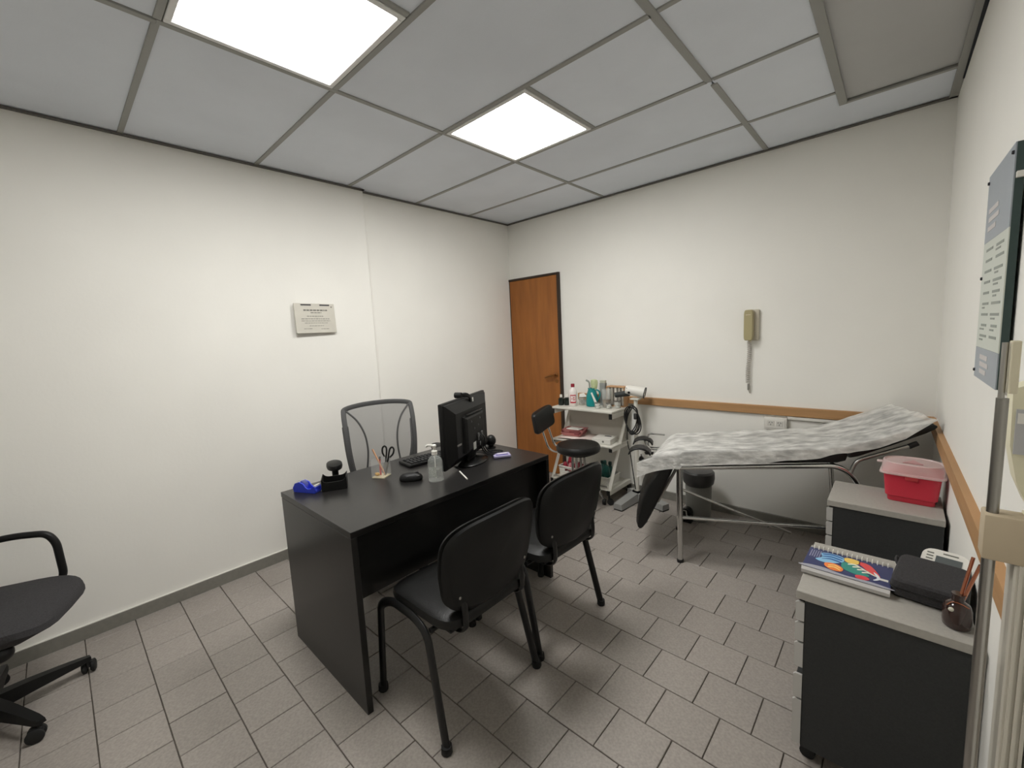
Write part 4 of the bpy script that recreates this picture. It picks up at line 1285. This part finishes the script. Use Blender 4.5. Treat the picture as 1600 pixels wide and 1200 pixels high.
MB().box((-.012, -SWID - .006, .215), (.014, .012, .014), r=.001).build('clip', M_WHITE, t, smooth=False)

# ------------------------------------------------------------------ drawer cabinets by the right wall
def cabinet(label, x0, x1, y0, y1):
    t = thing('drawer_cabinet', label, 'drawer cabinet', ((x0 + x1) / 2, (y0 + y1) / 2, 0), math.radians(0), group='black drawer cabinets with grey tops')
    hx, hy = (x1 - x0) / 2, (y1 - y0) / 2
    MB().b2((-hx, -hy, .572), (hx, hy, .60), r=.002, seg=1).build('worktop', M_GREYTOP, t, smooth=False)
    MB().b2((-hx + .022, -hy + .006, .055), (hx - .002, hy - .006, .5715), r=.002, seg=1).build('body', M_CABBLACK, t, smooth=False)
    zs = [(.495, .563), (.425, .492), (.335, .422), (.225, .312), (.06, .222)]
    for k, (z0, z1) in enumerate(zs):
        f = MB().b2((-hx + .006, -hy + .012, z0), (-hx + .0215, hy - .012, z1), r=.002, seg=1).build('drawer_front', M_CABBLACK, t, smooth=False)
        MB().loft([[Vector((xx, yy, zz)) for xx, zz in ((-hx + .022, z1 - .001), (-hx + .004, z1 - .001), (-hx - .002, z1 - .006), (-hx - .001, z0 + .006), (-hx + .006, z0 + .003), (-hx + .022, z0 + .003))] for yy in (-hy + .004, -hy + .012)]).build('edge_handle', M_SILVER, f, smooth=False)
    for sx_ in (-1, 1):
        for sy_ in (-1, 1):
            MB().lathe([(.006, -.01), (.022, -.009), (.022, .009), (.006, .01)], seg=14, M=TR(sx_ * (hx - .04), sy_ * (hy - .04), .022) @ RX(PI / 2)).tube([(sx_ * (hx - .04), sy_ * (hy - .04), .03), (sx_ * (hx - .04), sy_ * (hy - .04), .056)], .008, 8).build('caster', M_RUBBER, t)
    return t
cabinet('black drawer cabinet nearest the camera, holding the spiral notebook', 2.858, 3.250, -1.86, -1.47)
cabinet('black drawer cabinet by the bed, holding the red container', 2.845, 3.238, -.972, -.655)

# red sharps container
zC = .601
t = thing('sharps_container', 'red plastic sharps container with translucent lid on the far drawer cabinet', 'container', (3.135, -.765, zC), math.radians(-3))
def rr_ring(wx, wy, z, e=.22, n=32):
    return [Vector((wx * math.copysign(abs(math.cos(2 * PI * k / n)) ** e, math.cos(2 * PI * k / n)), wy * math.copysign(abs(math.sin(2 * PI * k / n)) ** e, math.sin(2 * PI * k / n)), z)) for k in range(n)]
MB().loft([rr_ring(.078, .058, 0), rr_ring(.080, .060, .004), rr_ring(.081, .061, .024), rr_ring(.088, .068, .027), rr_ring(.097, .075, .130), rr_ring(.101, .079, .133), rr_ring(.101, .079, .140)]).build('tub', M_RED, t)
MB().loft([rr_ring(.108, .086, .128, .3), rr_ring(.112, .09, .131, .3), rr_ring(.110, .088, .137, .3), rr_ring(.104, .082, .140, .35), rr_ring(.106, .084, .165, .75), rr_ring(.103, .082, .180, .85), rr_ring(.098, .077, .182, .9), rr_ring(.094, .073, .176, .9), rr_ring(.02, .02, .176, 1)]).build('lid', M_LID, t)
MB().b2((-.022, -.083, .110), (.022, -.076, .134), r=.004).build('latch', M_REDTAB, t)
MB().prism([(-.034, -.03), (.034, -.03), (.0, .03)], .003, TR(.0, -.005, .178)).build('flap', mat('flap_pink', (.80, .62, .62), .4, alpha=.8), t, smooth=False)
MB().box((-.112, .0, .164), (.026, .03, .006), r=.002).build('pull_tab', M_LID, t)

# spiral notebook
t = thing('spiral_notebook', 'spiral notebook with navy cover and bright painted shapes on the near cabinet', 'notebook', (2.968, -1.655, zC), math.radians(-2))
NX, NY, NZ = .112, .085, .024
MB().loft([[Vector((x, yy, zz)) for yy, zz in ((-NY - .006, .006), (-NY, .0), (NY, .0), (NY, NZ), (-NY, NZ), (-NY - .008, NZ * .7))] for x in (-NX, NX)]).build('pages', mat('page_block', (.74, .73, .72), .5), t, smooth=False)
M_NAVY = mat('cover_navy', (.16, .19, .38), .35)
MB().b2((-NX, -NY + .004, NZ), (NX, NY - .012, NZ + .0015)).build('cover', M_NAVY, t, smooth=False)
MB().b2((-NX, NY - .011, NZ), (NX, NY + .004, NZ + .0012)).build('back_strip', M_GREYTOP, t, smooth=False)
lm = MB().tube([(0, .010 * math.cos(a), .010 * math.sin(a)) for a in [PI * q / 8 for q in range(-1, 10)]], .0016, 5).mesh('spiral_loop')
lm.materials.append(M_WHITE)
for k in range(16):
    inst('spiral_loop', lm, (-NX + .012 + k * .0133, NY - .010, NZ + .001), t)
def blob(name, pts, rgb, z):
    cc = cr([(p[0], p[1], 0) for p in pts], 5, closed=True)
    MB().prism([(q.x, q.y) for q in cc], .0006, TR(0, 0, NZ + .0015 + z)).build(name, mat('paint_%02x%02x%02x' % tuple(int(c * 255) for c in rgb), rgb, .45), t, smooth=False)
blob('painted_shape', [(-.075, .045), (-.045, .058), (-.015, .05), (-.012, .02), (-.03, -.005), (-.06, -.02), (-.085, -.01), (-.07, .015)], (.55, .75, .88), .0)
for q in range(3):
    z0 = .042 - .017 * q
    blob('painted_stripe', [(-.07 + .004 * q, z0), (-.045, z0 + .011), (-.018, z0 + .004), (-.018, z0 - .003), (-.045, z0 + .003), (-.068, z0 - .006)], (.16, .36, .62), .0007)
blob('painted_shape', [(-.01, .055), (.012, .06), (.03, .05), (.025, .03), (.005, .022), (-.012, .035)], (.93, .78, .38), .0)
blob('painted_shape', [(.03, .052), (.055, .045), (.075, .01), (.085, -.025), (.06, -.01), (.04, .02), (.028, .035)], (.88, .30, .30), .0)
blob('painted_shape', [(-.012, .018), (.02, .02), (.035, -.005), (.06, -.03), (.045, -.045), (.01, -.04), (-.012, -.02)], (.20, .55, .50), .0)
for q in range(4):
    x0, y0 = .018 + .013 * q, .012 - .011 * q
    blob('painted_stripe', [(x0 - .016, y0 + .004), (x0, y0 + .012), (x0 + .016, y0 + .002), (x0 + .016, y0 - .003), (x0, y0 + .005), (x0 - .015, y0 - .003)], (.92, .91, .84), .0007)
blob('painted_shape', [(-.055, -.02), (-.03, -.012), (-.008, -.03), (-.01, -.055), (-.035, -.06), (-.055, -.042)], (.95, .52, .26), .0004)
for q in range(2):
    blob('painted_stripe', [(-.045, -.03 - .014 * q), (-.028, -.022 - .014 * q), (-.014, -.032 - .014 * q), (-.014, -.037 - .014 * q), (-.03, -.028 - .014 * q), (-.045, -.036 - .014 * q)], (.98, .84, .50), .0011)
blob('painted_shape', [(.028, -.048), (.05, -.042), (.062, -.055), (.05, -.068), (.03, -.066)], (.86, .26, .30), .0004)
blob('painted_stripe', [(.068, .002), (.080, -.012), (.086, -.035), (.078, -.05), (.070, -.052), (.078, -.034), (.072, -.014)], (.88, .90, .92), .0011)
tx = MB()
for q in range(5):
    tx.b2((-.105 + .0065 * q, .0 + .004 * (q % 2), NZ + .0016), (-.1025 + .0065 * q, .055, NZ + .0021))
tx.build('print_lines', mat('ink_lilac', (.60, .60, .70), .6), t, smooth=False)
MB().b2((.082, -.038, NZ + .0016), (.105, -.025, NZ + .0022)).build('white_patch', M_WHITE, t, smooth=False)
blob('curled_page', [(-.112, -.07), (-.06, -.06), (0, -.072), (.06, -.068), (.112, -.075), (.112, -.083), (0, -.084), (-.112, -.083)], (.62, .62, .66), .0004)

# black pouch and blood pressure monitor, amber bottle
t = thing('pouch', 'black zipped fabric pouch on the near cabinet beside the notebook', 'pouch', (3.168, -1.63, zC), math.radians(-7))
pm = MB().loft([rr_ring(.074, .096, .002, .2), rr_ring(.080, .102, .008, .2), rr_ring(.082, .104, .028, .2), rr_ring(.081, .103, .052, .2), rr_ring(.075, .097, .059, .2), rr_ring(.04, .05, .061, .4), rr_ring(.005, .005, .061, 1)])
pm.build('body', M_FABRIC, t)
MB().tube([p + Vector((0, 0, 0)) for p in rr_ring(.0825, .1045, .030, .2, 48)], .0022, 6, closed=True).build('zip', M_BLACKGLOSS, t)
MB().tube(cr([(-.079, .07, .04), (-.088, .085, .048), (-.088, .06, .046), (-.080, .045, .035)], 5), .004, 6).build('strap', M_FABRIC, t)
t = thing('blood_pressure_monitor', 'white blood pressure monitor with grey screen lying behind the black pouch', 'blood pressure monitor', (3.205, -1.500, .640), math.radians(-12))
t.rotation_euler = (math.radians(24), 0, math.radians(-10))
MB().loft([rr_ring(.050, .042, -.012, .5), rr_ring(.056, .047, -.006, .5), rr_ring(.057, .048, .010, .5), rr_ring(.052, .044, .018, .5), rr_ring(.01, .01, .019, 1)]).build('case', M_WHITE, t)
MB().box((.008, -.008, .0195), (.06, .045, .002), r=.0008).build('screen', mat('lcd_grey', (.36, .38, .38), .3), t, smooth=False)
for k in range(3):
    MB().box((-.036, .022 - .013 * k, .0195), (.016, .004, .0015)).build('print_mark', M_INKGREY, t, smooth=False)
MB().box((.01, .029, .0195), (.035, .004, .0015)).build('print_mark', M_INKGREY, t, smooth=False)
t = thing('amber_bottle', 'dark amber bottle with copper reed tubes by the metal pole', 'bottle', (3.213, -1.79, zC), 0)
M_AMBER = mat('amber_glass', (.20, .13, .11), .15, coat=.5)
MB().lathe([(.024, 0), (.028, .004), (.030, .02), (.029, .05), (.024, .066), (.013, .074), (.012, .088), (.014, .090), (.014, .095)], seg=24).build('body', M_AMBER, t)
M_COPPER = mat('copper', (.72, .47, .36), .25, metal=.7)
MB().tube([(0, 0, .06), (.022, .012, .20)], .004, 8).build('reed', M_COPPER, t)
MB().tube([(.004, 0, .06), (.034, -.004, .19)], .004, 8).build('reed', M_COPPER, t)
MB().tube(cr([(-.022, -.016, .062), (-.012, -.016, .074), (.004, -.016, .074), (.02, -.014, .066)], 4), .0016, 5).build('cord', M_COPPER, t)
MB().ball((-.014, -.024, .056), (.006, .004, .006), 10, 6).build('charm', mat('charm_silver', (.85, .84, .78), .3), t)

# ------------------------------------------------------------------ weighing scale with height rod, right edge
PXX, PYY = 3.209, -2.20
t = thing('height_scale', 'tall weighing scale with steel height rod and cream bracket at the right edge', 'scale', (PXX, PYY, 0), 0)
MB().tube([(0, 0, .06), (0, 0, 1.05)], .0095, 16).build('lower_rod', M_STEEL, t)
MB().tube([(0, 0, 1.05), (.0, 0, 1.29)], .0085, 16).build('upper_rod', mat('rod_dark_steel', (.58, .57, .55), .3, metal=1.0), t)
MB().tube([(-.002, 0, 1.29), (-.002, 0, 1.392)], .0045, 12).build('inner_rod', M_STEEL, t)
MB().b2((.004, -.012, 1.30), (.016, .012, 1.395), r=.002).build('slider', M_CREAM, t, smooth=False)
MB().box((.019, .004, 1.028), (.062, .05, .088), r=.004).build('bracket', M_BEIGE, t)
MB().b2((.040, -.02, 1.06), (.060, .035, 1.075), r=.002).build('bracket_lip', M_CREAM, t, smooth=False)
hd = MB()
hd.loft([[Vector((x, y, z)) for x, z in ((.020, 1.30), (.060, 1.32), (.060, 1.06), (.050, 1.075), (.034, 1.12), (.022, 1.19))] for y in (.06, .12)])
hd.build('head_housing', M_YELLOW, t, smooth=False)
lb = MB().b2((.026, .056, 1.175), (.046, .060, 1.262)).build('label_plate', mat('plate_grey', (.72, .72, .72), .4), t, smooth=False)
MB().b2((.028, .0545, 1.235), (.044, .0565, 1.255)).build('label_header', M_PAPERW, lb, smooth=False)
col = MB()
col.b2((.030, -.02, .06), (.060, .05, .985), r=.003, seg=1)
for k in range(3):
    col.b2((.036 + .010 * k, -.024, .06), (.041 + .010 * k, -.019, .985))
col.build('column', mat('column_white', (.80, .78, .73), .35), t, smooth=False)
MB().b2((-.02, -.06, 0), (.058, .20, .06), r=.006).build('platform', M_CREAM, t, smooth=False)
